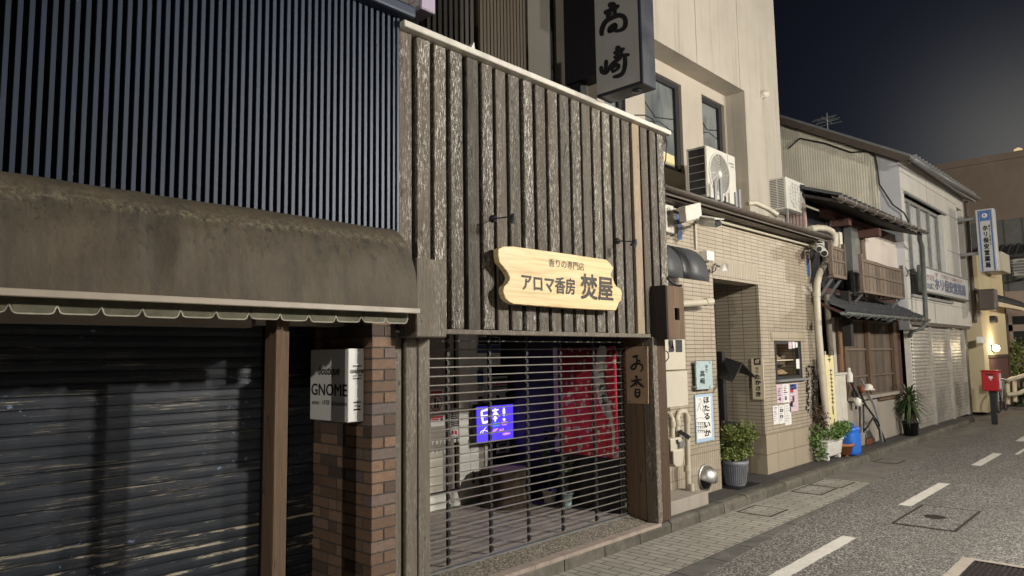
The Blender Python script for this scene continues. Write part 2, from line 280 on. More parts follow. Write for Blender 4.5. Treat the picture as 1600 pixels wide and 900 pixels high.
# woven red cloth printed with rows of little coloured charms
s = NT('red_cloth'); v = s.n.new('ShaderNodeTexVoronoi'); v.inputs['Scale'].default_value = 1; s.l.new(s.map((1, 17, 13)), v.inputs['Vector'])
sv = s.n.new('ShaderNodeSeparateColor'); s.l.new(v.outputs['Color'], sv.inputs[0])
pc = s.ramp(sv.outputs[1], [(0.0, (0.72, 0.55, 0.46)), (0.3, (0.22, 0.20, 0.50)), (0.5, (0.70, 0.40, 0.44)), (0.75, (0.55, 0.55, 0.32)), (1.0, (0.80, 0.70, 0.64))])
mk = s.math('MULTIPLY', s.ramp(v.outputs['Distance'], [(0.34, 1.0), (0.42, 0.0)]), s.ramp(sv.outputs[2], [(0.30, 0.0), (0.34, 1.0)]))
s.color(s.mix(mk, (0.62, 0.035, 0.07), pc)); s.rough(0.9)
# ------------------------------------------------------------------ mesh builder
ORIG = {}
class MB:
    def __init__(s): s.v = []; s.f = []; s.sm = set()
    def add(s, vs, fs, smooth=False):
        o = len(s.v); s.v += [Vector(v) for v in vs]
        for f in fs:
            if smooth: s.sm.add(len(s.f))
            s.f.append(tuple(i + o for i in f))
        return s
    def box(s, x0, x1, y0, y1, z0, z1):
        x0, x1 = sorted((x0, x1)); y0, y1 = sorted((y0, y1)); z0, z1 = sorted((z0, z1))
        return s.add([(x0, y0, z0), (x1, y0, z0), (x1, y1, z0), (x0, y1, z0), (x0, y0, z1), (x1, y0, z1), (x1, y1, z1), (x0, y1, z1)],
                     [(0, 3, 2, 1), (4, 5, 6, 7), (0, 1, 5, 4), (1, 2, 6, 5), (2, 3, 7, 6), (3, 0, 4, 7)])
    def hexa(s, b, t):
        """eight corners: bottom ring b, top ring t"""
        return s.add(list(b) + list(t), [(0, 3, 2, 1), (4, 5, 6, 7), (0, 1, 5, 4), (1, 2, 6, 5), (2, 3, 7, 6), (3, 0, 4, 7)])
    def bar(s, a, b, w, h=None, up=(0, 0, 1)):
        a, b = Vector(a), Vector(b); h = h or w; d = (b - a).normalized(); up = Vector(up)
        if abs(d.dot(up)) > 0.98: up = Vector((1, 0, 0))
        r = d.cross(up).normalized() * (w / 2); u = r.cross(d).normalized() * (h / 2)
        return s.hexa([a - r - u, a + r - u, a + r + u, a - r + u], [b - r - u, b + r - u, b + r + u, b - r + u])
    def tube(s, pts, r, n=10, caps=True):
        pts = [Vector(p) for p in pts]; rs = r if isinstance(r, (list, tuple)) else [r] * len(pts)
        ring = []; prev = None
        for i, p in enumerate(pts):
            d = (pts[min(i + 1, len(pts) - 1)] - pts[max(i - 1, 0)]).normalized()
            if prev is None:
                a = Vector((0, 0, 1)) if abs(d.z) < 0.9 else Vector((1, 0, 0)); x = d.cross(a).normalized()
            else: x = (prev - d * prev.dot(d)).normalized()
            prev = x; y = d.cross(x)
            ring.append([p + (x * math.cos(2 * math.pi * k / n) + y * math.sin(2 * math.pi * k / n)) * rs[i] for k in range(n)])
        vs = [v for q in ring for v in q]; fs = []
        for i in range(len(pts) - 1):
            for k in range(n): fs.append((i * n + k, i * n + (k + 1) % n, (i + 1) * n + (k + 1) % n, (i + 1) * n + k))
        s.add(vs, fs, True)
        if caps:
            s.add(ring[0][::-1], [tuple(range(n))]); s.add(ring[-1], [tuple(range(n))])
        return s
    def lathe(s, c, prof, n=24, axis='z'):
        c = Vector(c); vs = []; fs = []
        for r, h in prof:
            for k in range(n):
                a = 2 * math.pi * k / n; p = (r * math.cos(a), r * math.sin(a), h)
                if axis == 'y': p = (p[0], p[2], p[1])
                if axis == 'x': p = (p[2], p[0], p[1])
                vs.append(c + Vector(p))
        for i in range(len(prof) - 1):
            for k in range(n): fs.append((i * n + k, i * n + (k + 1) % n, (i + 1) * n + (k + 1) % n, (i + 1) * n + k))
        return s.add(vs, fs, True)
    def prism(s, poly, d):
        """a flat outline pushed along d"""
        d = Vector(d); n = len(poly); a = [Vector(p) for p in poly]
        return s.add(a + [p + d for p in a], [tuple(range(n))[::-1], tuple(range(n, 2 * n))] + [(i, (i + 1) % n, n + (i + 1) % n, n + i) for i in range(n)])
    def sweep(s, prof, p0, p1, closed=False, smooth=False):
        """profile points (offset vectors) swept straight from p0 to p1"""
        p0, p1 = Vector(p0), Vector(p1); n = len(prof)
        vs = [p0 + Vector(q) for q in prof] + [p1 + Vector(q) for q in prof]
        return s.add(vs, [(i, (i + 1) % n, n + (i + 1) % n, n + i) for i in range(n if closed else n - 1)], smooth)
    def quad(s, *p): return s.add(p, [tuple(range(len(p)))])
    def build(s, name, mat, parent=None, bevel=0, solid=0, seg=1):
        org = ORIG.get(parent.name, Vector((0, 0, 0))) if parent else Vector((0, 0, 0))
        me = bpy.data.meshes.new(name); me.from_pydata([tuple(v - org) for v in s.v], [], s.f)
        for i in s.sm: me.polygons[i].use_smooth = True
        bm = bmesh.new(); bm.from_mesh(me)
        if not s.keep_normals: bmesh.ops.recalc_face_normals(bm, faces=bm.faces)
        bm.to_mesh(me); bm.free()
        me.materials.append(MATS[mat]); o = bpy.data.objects.new(name, me); COL.objects.link(o)
        if parent: o.parent = parent; ORIG[o.name] = org
        else: ORIG[o.name] = Vector((0, 0, 0))
        if solid: m = o.modifiers.new('solid', 'SOLIDIFY'); m.thickness = solid; m.offset = 0
        if bevel: m = o.modifiers.new('bevel', 'BEVEL'); m.width = bevel; m.segments = seg; m.limit_method = 'ANGLE'; m.harden_normals = False
        return o
    keep_normals = False
def tag(o, label=None, cat=None, group=None, kind=None):
    for k, v in (('label', label), ('category', cat), ('group', group), ('kind', kind)):
        if v: o[k] = v
    return o
def thing(name, label, cat, loc=(0, 0, 0), group=None):
    o = bpy.data.objects.new(name, None); o.empty_display_size = 0.1; COL.objects.link(o); o.location = loc; ORIG[o.name] = Vector(loc)
    return tag(o, label, cat, group)
def struct(name, mb, mat, **k): return tag(mb.build(name, mat, **k), kind='structure')
def copy_tree(o, loc, label, parent=None):
    c = o.copy(); COL.objects.link(c); c.location = loc; c['label'] = label
    def kids(a, b):
        for ch in list(a.children):
            d = ch.copy(); COL.objects.link(d); d.parent = b; kids(ch, d)
    kids(o, c); return c

# ------------------------------------------------------------------ lettering
def glyphs(body, bold=0.0, shear=0.0, space=1.0):
    c = bpy.data.curves.new('lettering', 'FONT'); c.body = body; c.shear = shear; c.space_character = space; c.resolution_u = 3
    o = bpy.data.objects.new('lettering', c); COL.objects.link(o)
    dg = bpy.context.evaluated_depsgraph_get(); dg.update(); me = bpy.data.meshes.new_from_object(o.evaluated_get(dg))
    vs = [(v.co.x, v.co.y) for v in me.vertices]; fs = [tuple(p.vertices) for p in me.polygons]
    bpy.data.objects.remove(o); bpy.data.curves.remove(c); bpy.data.meshes.remove(me)
    return vs, fs
def stack(chars, bold=0.0, pitch=1.1):
    V, F = [], []
    for i, ch in enumerate(chars):
        vs, fs = glyphs(ch, bold); cx = (min(v[0] for v in vs) + max(v[0] for v in vs)) / 2; o = len(V)
        V += [(x - cx, y - i * pitch) for x, y in vs]; F += [tuple(k + o for k in f) for f in fs]
    return V, F
def letter(body, plane, c, box, mat, parent, bold=0.0, shear=0.0, vertical=False, off=0.003, space=1.0, name='lettering'):
    """text fitted to the box (in photo pixels) on a wall plane y=c (reads along +x) or x=c (reads along -y)"""
    vs, fs = stack(body, bold) if vertical else glyphs(body, bold, shear, space)
    x0, x1 = min(v[0] for v in vs), max(v[0] for v in vs); y0, y1 = min(v[1] for v in vs), max(v[1] for v in vs)
    fn = PY if plane == 'y' else PX; l, t, r, b = box
    tl, tr, bl, br = fn(l, t, c), fn(r, t, c), fn(l, b, c), fn(r, b, c)
    L = (PY if plane == 'y' else PX)(l, (t + b) / 2, c); Rr = fn(r, (t + b) / 2, c); T = fn((l + r) / 2, t, c); B = fn((l + r) / 2, b, c)
    return place(vs, fs, (x0, x1, y0, y1), plane, c, L, Rr, T, B, mat, parent, off, name, bold)
def place(vs, fs, bb, plane, c, L, Rr, T, B, mat, parent, off, name='lettering', bold=0.0):
    x0, x1, y0, y1 = bb; m = MB(); m.keep_normals = True
    # a heavier weight: the same strokes printed again a hair to each side
    for i, (sx, sy) in enumerate([(0, 0)] + ([(bold, bold * .5), (-bold, bold * .5), (bold, -bold * .5), (-bold, -bold * .5), (0, bold), (0, -bold)] if bold > .004 else [])):
        P = []; o2 = off + i * .00015
        for x, y in vs:
            a = (x + sx - x0) / max(1e-6, x1 - x0); b = (y + sy - y0) / max(1e-6, y1 - y0); z = B.z + (T.z - B.z) * b
            if plane == 'y': P.append((L.x + (Rr.x - L.x) * a, c - o2, z))
            else: P.append((c - o2, L.y + (Rr.y - L.y) * a, z))
        m.add(P, fs)
    return m.build(name, mat, parent)
def letter_w(body, plane, c, u0, u1, z0, z1, mat, parent, bold=0.0, shear=0.0, vertical=False, off=0.003, name='lettering'):
    vs, fs = stack(body, bold) if vertical else glyphs(body, bold, shear)
    bb = (min(v[0] for v in vs), max(v[0] for v in vs), min(v[1] for v in vs), max(v[1] for v in vs))
    L = Vector((u0, u0, 0)); R_ = Vector((u1, u1, 0)); T = Vector((0, 0, z1)); B = Vector((0, 0, z0))
    return place(vs, fs, bb, plane, c, L, R_, T, B, mat, parent, off, name, bold)
def brush(strokes, fn, c, mat, parent, off, sc=1.0, ox=0, oy=0, name='lettering'):
    """brush strokes: polylines with a width, laid on the sign's own plane"""
    m = MB(); m.keep_normals = True
    axis = Vector((0, -1, 0)) if fn is PY else Vector((-1, 0, 0))
    for w, pts in strokes:
        q = [Vector(p) for p in pts]; sm = []
        for i in range(len(q) - 1):
            p0, p1, p2, p3 = q[max(i - 1, 0)], q[i], q[i + 1], q[min(i + 2, len(q) - 1)]
            for k in range(6):
                t = k / 6; sm.append(0.5 * ((2 * p1) + (p2 - p0) * t + (2 * p0 - 5 * p1 + 4 * p2 - p3) * t * t + (3 * p1 - p0 - 3 * p2 + p3) * t ** 3))
        sm.append(q[-1]); n = len(sm); left, right = [], []
        for i, p in enumerate(sm):
            d = (sm[min(i + 1, n - 1)] - sm[max(i - 1, 0)]).normalized(); nn = Vector((-d.y, d.x)); t = i / (n - 1)
            ww = w * 0.5 * (0.75 + 0.35 * math.sin(math.pi * (t * 0.9 + 0.12)) + 0.08 * math.sin(9 * t + w))
            if i == 0: p = p - d * w * 0.2
            if i == n - 1: p = p + d * w * 0.25
            if i in (0, n - 1): ww *= 0.6
            left.append(p + nn * ww); right.append(p - nn * ww)
        k = random.random() * 0.0012
        P = [fn(ox + v.x / sc, oy + v.y / sc, c) + axis * (off + k) for v in left + right]
        m.add(P, [(i, i + 1, n + i + 1, n + i) for i in range(n - 1)])
    return m.build(name, mat, parent)
def leaves(m, pts, size, spread=0.6, droop=0.0, long=1.8):
    """one small folded leaf at each point"""
    for p in pts:
        p = Vector(p); d = Vector((random.gauss(0, 1), random.gauss(0, 1), random.gauss(0.3, 0.7) - droop)).normalized()
        u = d.cross(Vector((random.gauss(0, 1), random.gauss(0, 1), random.gauss(0, 1)))).normalized(); w = size * random.uniform(0.6, 1.25)
        t = p + d * w * long; mid = p + d * w * long * 0.45
        nn = d.cross(u) * w * 0.15
        m.add([p, mid + u * w * 0.5 + nn, t, mid - u * w * 0.5 + nn], [(0, 1, 2), (0, 2, 3)])
def blob(c, rx, ry, rz, n, hollow=0.35):
    out = []
    lobes = [(Vector((random.uniform(-.55, .55) * rx, random.uniform(-.55, .55) * ry, random.uniform(-.5, .55) * rz)), random.uniform(0.42, 0.62)) for _ in range(9)]
    for _ in range(n):
        o, k = random.choice(lobes); d = Vector((random.gauss(0, 1), random.gauss(0, 1), random.gauss(0, 1))).normalized(); r = random.uniform(hollow, 1) ** 0.5 * k
        out.append(Vector(c) + o + Vector((d.x * rx * r, d.y * ry * r, d.z * rz * r)))
    return out

# ================================================================== THE STREET
struct('ground', MB().quad((-120, -90, -0.03), (260, -90, -0.03), (260, 140, -0.03), (-120, 140, -0.03)), 'dark_asphalt')
edge = [(-6, 2.55), (1.0, 2.87), (5.68, 3.163), (8.17, 3.322), (11.16, 3.482), (17.3, 3.60), (24, 3.68), (60, 3.9)]
m = MB()
for a, b in zip(edge, edge[1:]): m.quad((a[0], -9, 0.004), (b[0], -9, 0.004), (b[0], b[1], 0.004), (a[0], a[1], 0.004))
struct('road', m, 'asphalt')
struct('pavement', MB().quad((-6, 3.42, 0), (11.2, 3.42, 0), (11.2, 4.16, 0), (-6, 4.16, 0)), 'paver')
struct('path', MB().quad((11.2, 3.3, 0), (60, 3.3, 0), (60, 4.8, 0), (11.2, 4.8, 0)), 'smooth_path')
m = MB()
for i in range(26): m.box(-4 + i * 0.6 + 0.007, -4 + (i + 1) * 0.6 - 0.007, 2.4, 3.412, -0.06, 0.001)
struct('gutter_stones', m, 'edge_stone')
m = MB()
for i in range(42):
    x = -4 + i * 0.6; h = 0.125 + random.uniform(-.005, .005); w = 0.006
    if x > 21: break
    prof = [(0, 4.15 + random.uniform(-.004, .004), -0.05), (0, 4.152, h - 0.035), (0, 4.165, h - 0.012), (0, 4.185, h), (0, 4.27, h), (0, 4.27, -0.05)]
    m.sweep(prof, (x + w, 0, 0), (x + 0.6 - w, 0, 0))
    m.add([(x + w, *p[1:]) for p in prof] + [(x + .6 - w, *p[1:]) for p in prof], [(0, 1, 2, 3, 4, 5), (11, 10, 9, 8, 7, 6)])
struct('kerb', m, 'kerb_stone')
struct('footpath', MB().box(-6, 22.4, 4.268, 9, -0.05, 0.105), 'dark_asphalt')
struct('shop_front_ground', MB().add([(3.45, 4.268, .130), (6.56, 4.268, .130), (6.56, 4.55, .190), (3.45, 4.55, .190), (3.45, 4.268, .1), (6.56, 4.268, .1)], [(0, 1, 2, 3), (0, 4, 5, 1)]), 'aggregate')
m = MB()
for i in range(16): m.box(3.42 + i * .2 + .002, 3.42 + (i + 1) * .2 - .002, 4.158, 4.262, 0.10, 0.1345)
struct('kerb_cap', m, 'kerb_cap')

# centre line dashes
dl = ['white centre-line dash cut off by the bottom edge of the photo', 'white centre-line dash just beyond the square road patch', 'short white centre-line dash third along the road', 'white centre-line dash by the right edge, far up the road']
for (x0, x1), lb in zip(((5.6, 7.80), (9.78, 11.75), (13.85, 15.7), (18.0, 20.0)), dl):
    m = MB(); n = 14
    for k in range(n):
        a, b = x0 + (x1 - x0) * k / n, x0 + (x1 - x0) * (k + 1) / n
        j = [random.uniform(-.004, .004) for _ in range(4)]
        m.quad((a, 2.60 + j[0], .008), (b, 2.60 + j[1], .008), (b, 2.74 + j[2], .008), (a, 2.74 + j[3], .008))
    tag(m.build('road_dash', 'road_paint'), lb, 'road marking', 'dashes of the centre line')
tag(MB().quad((15.7, 2.36, .008), (17.2, 2.36, .008), (17.2, 2.42, .008), (15.7, 2.42, .008)).build('road_dash', 'road_paint'), 'thin white paint stroke on the near side of the far dashes', 'road marking', 'dashes of the centre line')

def cover(name, lab, cat, x0, x1, y0, y1, z, mat, jw=0.02, round_lid=False, skew=0.0, group=None):
    t = thing(name, lab, cat, ((x0 + x1) / 2, (y0 + y1) / 2, z), group)
    m = MB()
    for a, b, c, d in ((x0, x1, y0, y0 + jw), (x0, x1, y1 - jw, y1), (x0, x0 + jw, y0 + jw, y1 - jw), (x1 - jw, x1, y0 + jw, y1 - jw)): m.quad((a, c, z), (b, c, z), (b, d, z), (a, d, z))
    m.build('rim', 'cover_joint', t)
    MB().quad((x0 + jw, y0 + jw, z + .001), (x1 - jw, y0 + jw, z + .001), (x1 - jw, y1 - jw, z + .001), (x0 + jw, y1 - jw, z + .001)).build('lid', mat, t)
    if round_lid:
        c = ((x0 + x1) / 2 - .02, (y0 + y1) / 2 + .02)
        MB().add([(c[0] + .115 * math.cos(k * .2618), c[1] + .115 * math.sin(k * .2618), z + .004) for k in range(24)], [tuple(range(24))]).build('round_lid', 'cast_iron', t)
    return t
cover('valve_cover', 'square patched cover with a small round iron lid in the road', 'manhole cover', 8.70, 9.98, 1.90, 2.53, .009, 'asphalt', .035, True)
cover('manhole_cover', 'paved lid by the kerb, nearest to the gas meter block', 'drain lid', 8.17, 8.70, 3.66, 4.09, .003, 'paver', .028, group='paved lids along the kerb')
cover('manhole_cover', 'paved lid by the kerb, middle one in front of the entrance', 'drain lid', 9.83, 10.45, 3.69, 4.11, .003, 'paver', .028, group='paved lids along the kerb')
cover('manhole_cover', 'paved lid touching the middle lid on its far side', 'drain lid', 10.50, 11.1, 3.66, 4.13, .003, 'paver', .028, group='paved lids along the kerb')
cover('manhole_cover', 'flat lid in the grey path below the blue canister', 'drain lid', 13.32, 13.85, 3.70, 4.10, .004, 'smooth_path', .03, group='paved lids along the kerb')
cover('manhole_cover', 'small far lid on the path beyond the red postbox', 'drain lid', 27.5, 28.4, 3.75, 4.2, .008, 'smooth_path', .04, group='paved lids along the kerb')
t = thing('drain_grate', 'dark iron drain grate set in a pale concrete collar in the road', 'drain grate', (7.9, 1.2, .008))
m = MB(); X0, X1, Y0, Y1 = 6.6, 7.72, .75, 1.645
for a, b, c, d in ((X0, X1, Y1 - .11, Y1), (X0, X1, Y0, Y0 + .1), (X0, X0 + .1, Y0 + .1, Y1 - .11), (7.62, X1, Y0 + .1, Y1 - .11)): m.quad((a - .0, c, .008), (b, c, .008), (b, d, .008), (a, d, .008))
m.build('collar', 'plinth_concrete', t)
m = MB(); m.quad((X0 + .1, Y0 + .1, .009), (7.62, Y0 + .1, .009), (7.62, Y1 - .11, .009), (X0 + .1, Y1 - .11, .009)); m.build('pit', 'black_paint', t)
m = MB()
for k in range(18): m.box(6.72, 7.6, Y0 + .12 + k * .038, Y0 + .14 + k * .038, .010, .016)
for x in (6.71, 7.6): m.box(x - .012, x + .012, Y0 + .1, Y1 - .11, .010, .018)
m.build('bars', 'cast_iron', t)

# ================================================================== BOUTIQUE (left)
YB = 4.2
bt = thing('boutique_building', 'dark boutique with navy ribbed metal upper wall and black shutters below', 'building', (1.0, 4.2, .1))
m = MB().box(-2.2, 3.19, 4.255, 4.33, 2.72, 4.50); m.box(-2.2, 3.19, 4.33, 9, 2.35, 4.48); m.build('upper_wall', 'navy_dark', bt)
m = MB(); x = 3.176; pitch = 0.0515
while x > -2.1:
    w = .023; m.box(x - w, x, YB, 4.254, 2.74, 4.50); x -= pitch
m.build('ribbed_cladding', 'navy_metal', bt)
MB().box(3.178, 3.20, 4.185, 4.30, 2.5, 4.50).build('corner_trim', 'navy_metal', bt, bevel=.003)
MB().box(-2.2, 3.30, 4.10, 4.40, 4.505, 4.60).build('coping', 'navy_metal', bt, bevel=.02, seg=2)
S = 4.9
def corrugated(m, x0, x1, y, z0, z1, p, d=.007):
    n = int((z1 - z0) / p); pr = []
    for k in range(n):
        a = z0 + k * p
        pr += [(0, y, a), (0, y - d * .75, a + p * .07), (0, y - d, a + p * .45), (0, y - d * .8, a + p * .86), (0, y + .006, a + p * .88), (0, y + .006, a + p * .98)]
    pr.append((0, y, z1)); m.sweep(pr, (x0, 0, 0), (x1, 0, 0)); return m
corrugated(MB(), -2.2, 2.50, S, .1, 2.2, .073).build('roller_shutter', 'black_shutter', bt)
corrugated(MB(), 2.66, 2.945, S + .01, .1, 2.2, .073).build('roller_shutter', 'black_shutter', bt)
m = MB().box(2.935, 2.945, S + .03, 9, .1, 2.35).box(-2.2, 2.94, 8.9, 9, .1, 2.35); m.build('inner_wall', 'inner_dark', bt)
tag(MB().box(2.142, 2.235, 4.03, 4.165, .09, 2.36).build('post', 'brown_post', bt, bevel=.006), 'reddish brown timber post')
m = MB().box(2.505, 2.655, S - .03, S + .05, .1, 2.3); m.build('shutter_rail', 'black_paint', bt)
MB().box(-2.2, 2.22, 4.5, 4.62, 2.12, 2.32).build('shutter_housing', 'awning_bar', bt); MB().box(2.25, 2.93, 4.5, 4.62, 2.14, 2.32).build('shutter_housing', 'awning_bar', bt)
MB().box(-2.2, 3.18, 4.19, 4.252, 2.32, 2.74).build('fascia', 'charred_wood', bt)
MB().box(-2.2, 3.18, 4.25, S + .1, 2.33, 2.36).build('soffit', 'charred_wood', bt)
# brick pillar, brick by brick
px0, px1, py0 = 2.936, 3.142, 4.15
m = MB().box(px0 + .006, px1 - .006, py0 + .006, S + .03, .1, 2.32); pil = m.build('brick_pillar', 'mortar', bt)
m = MB(); c = .0785; k = 0; z = .1
while z < 2.30:
    h = c - .010; j = lambda: random.uniform(-.0015, .0015)
    if k % 2 == 0: m.box(px0 + j(), px1 + j(), py0 + j(), py0 + .1, z, z + h); y = py0 + .11
    else:
        mid = (px0 + px1) / 2; m.box(px0 + j(), mid - .005, py0 + j(), py0 + .21, z, z + h); m.box(mid + .005, px1, py0 + j(), py0 + .1, z, z + h); y = py0 + .22
    while y < S:
        L = random.choice((.21, .21, .10)); e = min(y + L, S + .02); m.box(px0 + j(), px0 + .09, y, e, z, z + h); y = e + .010
    z += c; k += 1
m.build('bricks', 'pillar_brick', pil, bevel=.003)

# awning
aw = thing('awning', 'stained brown canvas awning with a rounded top over black shutters', 'awning', (1.2, 4.0, 2.2))
xe, yb = 3.09, 3.83; z0, z1 = 2.245, 2.845
def prof(x):
    out = []
    for k in range(17):
        a = math.pi / 2 * k / 16; sag = .030 * math.exp(-((x - 1.44 - .06 * math.sin(a * 2)) / .045) ** 2) * math.sin(2 * a) ** 1 - .018 * math.exp(-((x - 1.36) / .06) ** 2) * math.sin(2 * a) + .016 * math.sin(x * 5.1) * math.sin(2 * a) + .008 * math.sin(x * 11 + k) * math.sin(2 * a)
        out.append((x, 4.197 - (4.197 - yb + sag) * math.sin(a) ** 0.92 * 1.0, z0 + (z1 - z0) * (1 - (1 - math.cos(a)) ** 1.0) - sag * .6))
    return out
m = MB(); nx = 220; vs = []
for i in range(nx + 1): vs += prof(-2.2 + (xe + 2.2) * i / nx)
fs = [(i * 17 + k, (i + 1) * 17 + k, (i + 1) * 17 + k + 1, i * 17 + k + 1) for i in range(nx) for k in range(16)]
m.add(vs, fs, True); e = prof(xe); m.add(e + [(xe, 4.197, z0)], [tuple(range(18))]); m.build('canopy', 'awning_canvas', aw)
MB().box(-2.2, xe + .012, yb - .012, yb + .022, 2.207, 2.243).build('front_bar', 'awning_bar', aw, bevel=.004)
m = MB(); tr = MB(); sw = .192; x = xe - .03; yv = 3.90
def scal(x0, w):
    """one scallop: a shallow drop between two pointed notches, curling a little"""
    pts = []
    for k in range(13):
        t = k / 12; d = min(1, min(t, 1 - t) / .11); d = d * d * (3 - 2 * d); pts.append((x0 - w * t, d))
    return pts
while x > -2.2:
    pts = scal(x, sw); cu = random.uniform(-.012, .012); low = 2.138 + random.uniform(-.004, .004)
    for (a, da), (b, db) in zip(pts, pts[1:]):
        za, zb = 2.178 - (2.178 - low) * da, 2.178 - (2.178 - low) * db; ya, yb2 = yv + .006 + cu * da, yv + .006 + cu * db
        m.quad((a, yv, 2.225), (b, yv, 2.225), (b, yb2, zb), (a, ya, za))
        tr.bar((a, ya - .001, za), (b, yb2 - .001, zb), .005, .007)
    x -= sw
va = m.build('valance', 'valance_cloth', aw); tr.build('trim', 'valance_trim', va)
for x in (-.6, 1.2, 2.9): MB().bar((x, yv - .03, 2.225), (x, 4.2, 2.3), .02).build('arm', 'dark_metal', aw)
# boutique's box sign
gs = thing('box_sign', 'white boxy boutique sign fixed to the side of the brick pillar', 'sign', (2.87, 4.5, 1.7))
gx, gy = 2.80, 4.24
MB().box(gx, 2.932, gy, 4.735, 1.71 - .245, 1.71 + .265).build('box', 'sign_white', gs, bevel=.004)
g5 = lambda a, b, c, d: (460 + a / 5, 540 + b / 5, 460 + c / 5, 540 + d / 5)
letter('boutique', 'x', gx, g5(190, 160, 355, 250), 'ink', gs, .012, .35)
letter('GNOME', 'x', gx, g5(136, 300, 413, 391), 'ink', gs, .012)
letter('anno  1978  kanazawa', 'x', gx, g5(138, 428, 412, 465), 'ink', gs, .004, .35)
letter('boutique', 'y', gy, g5(455, 150, 522, 170), 'ink', gs, .02, .3); letter('GNOME', 'y', gy, g5(436, 188, 538, 216), 'ink', gs, .012)
letter('anno 1978', 'y', gy, g5(455, 228, 522, 241), 'ink', gs, .01, .3); letter('kanazawa', 'y', gy, g5(455, 249, 522, 262), 'ink', gs, .02, .3)
m = MB()
for a, b, d, e in ((462, 440, 520, 446), (470, 468, 488, 474), (494, 470, 514, 478), (462, 496, 518, 504)):
    p, q = PY(460 + a / 5, 540 + b / 5, gy - .002), PY(460 + d / 5, 540 + e / 5, gy - .002); m.quad(p, (q.x, p.y, p.z), q, (p.x, p.y, q.z))
m.build('small_print', 'ink', gs)

# ================================================================== INCENSE SHOP (weathered boards)
ws = thing('incense_shop', 'incense shop faced with weathered vertical boards above a barred shutter', 'building', (5.1, 4.2, .1))
YW = 4.2; XL, XR = 3.205, 7.05; n = 22; p = (XR - XL) / n
MB().box(XL, XR, 4.272, 4.34, 2.15, 4.40).build('backing_wall', 'black_paint', ws)
m = MB(); pale = None
for i in range(n):
    a = XL + i * p + random.uniform(0, .006); w = p * random.uniform(.69, .76); t_ = random.uniform(-.006, .006); bot = 2.125 + random.uniform(-.006, .006)
    mm = MB() if i == 18 else m
    mm.hexa([(a, YW + t_, bot), (a + w, YW + t_ + random.uniform(-.004, .004), bot), (a + w, 4.26, bot), (a, 4.26, bot)],
            [(a + random.uniform(-.005, .005), YW + t_, 4.42), (a + w, YW + t_, 4.42), (a + w, 4.26, 4.42), (a, 4.26, 4.42)])
    if i == 18: pale = mm
m.build('board_wall', 'old_board', ws, bevel=.004); tag(pale.build('board', 'pale_board', ws, bevel=.004), 'pale newer board among the dark ones')
MB().box(XL, XR + .02, 4.13, 4.40, 4.425, 4.478).build('coping', 'dirty_white', ws, bevel=.006)
m = MB().box(3.5, 6.56, 4.17, 4.28, 2.085, 2.124); m.build('header_beam', 'grey_post', ws, bevel=.004)
MB().box(XL, XR, 4.34, 8, 4.30, 4.40).build('roof', 'brown_siding', ws)
# left posts
for a, b, c in ((3.172, 3.235, 4.20), (3.248, 3.355, 4.17), (3.362, 3.475, 4.165)):
    MB().box(a, b, c, 4.36, .1, 2.09).build('post', 'grey_post', ws, bevel=.006)
MB().box(3.145, 3.175, 4.22, 4.40, .1, 2.3).build('gap_board', 'black_paint', ws)
# right posts and the reveal facing the porch
MB().box(6.57, 6.655, 4.16, 4.30, .13, 2.09).build('post', 'old_board', ws, bevel=.006); MB().box(6.662, 6.85, 4.175, 4.36, .13, 2.09).build('post', 'dark_plank', ws, bevel=.006)
m = MB()
for y0_, y1_ in ((4.302, 4.385), (4.388, 4.47), (4.473, 4.56)): m.box(6.562 + random.uniform(0, .006), 6.62, y0_, y1_, .15, 2.09)
m.build('reveal_boards', 'brown_post', ws, bevel=.003)
# boxed beam ends
MB().box(3.203, 3.493, 3.99, 4.19, 2.052, 2.628).build('beam_end_box', 'grey_post', ws, bevel=.008)
bx = MB(); a, b, c, d, z0_, z1_ = 6.635, 6.975, 4.0, 4.20, 2.066, 2.64
h0, h1, k0, k1 = 6.775, 6.872, 2.272, 2.405
for q in ((a, h0, z0_, z1_), (h1, b, z0_, z1_), (h0, h1, z0_, k0), (h0, h1, k1, z1_)): bx.box(q[0], q[1], c, c + .03, q[2], q[3])
bx.box(a, b, c + .031, d, z0_, z0_ + .03).box(a, b, c + .031, d, z1_ - .03, z1_).box(b - .03, b, c + .031, d, z0_ + .03, z1_ - .03)
bx.build('beam_end_box', 'brown_post', ws)
MB().box(a - .018, a + .004, c + .006, 4.26, z0_, z1_ + .006).build('box_side', 'charred_wood', ws, bevel=.003)
# barred roller shutter
YL = 4.52; m = MB(); z = .205
while z < 2.12: m.box(3.46, 6.56, YL - .005, YL + .005, z - .0048, z + .0048); z += .0735
lat = m.build('barred_shutter', 'lattice_bar', ws)
m = MB()
for x in (3.965, 4.46, 4.95, 5.445, 5.985, 6.47):
    m.box(x - .012, x + .012, YL + .008, YL + .02, .19, 2.2); z = .24
    while z < 2.1: m.box(x - .014, x + .014, YL - .008, YL + .009, z - .018, z + .018); z += .0735
m.build('shutter_rods', 'black_bar', lat)
m = MB().box(3.46, 6.56, YL - .03, YL + .03, .178, .192); m.build('shutter_track', 'grey_metal', lat)
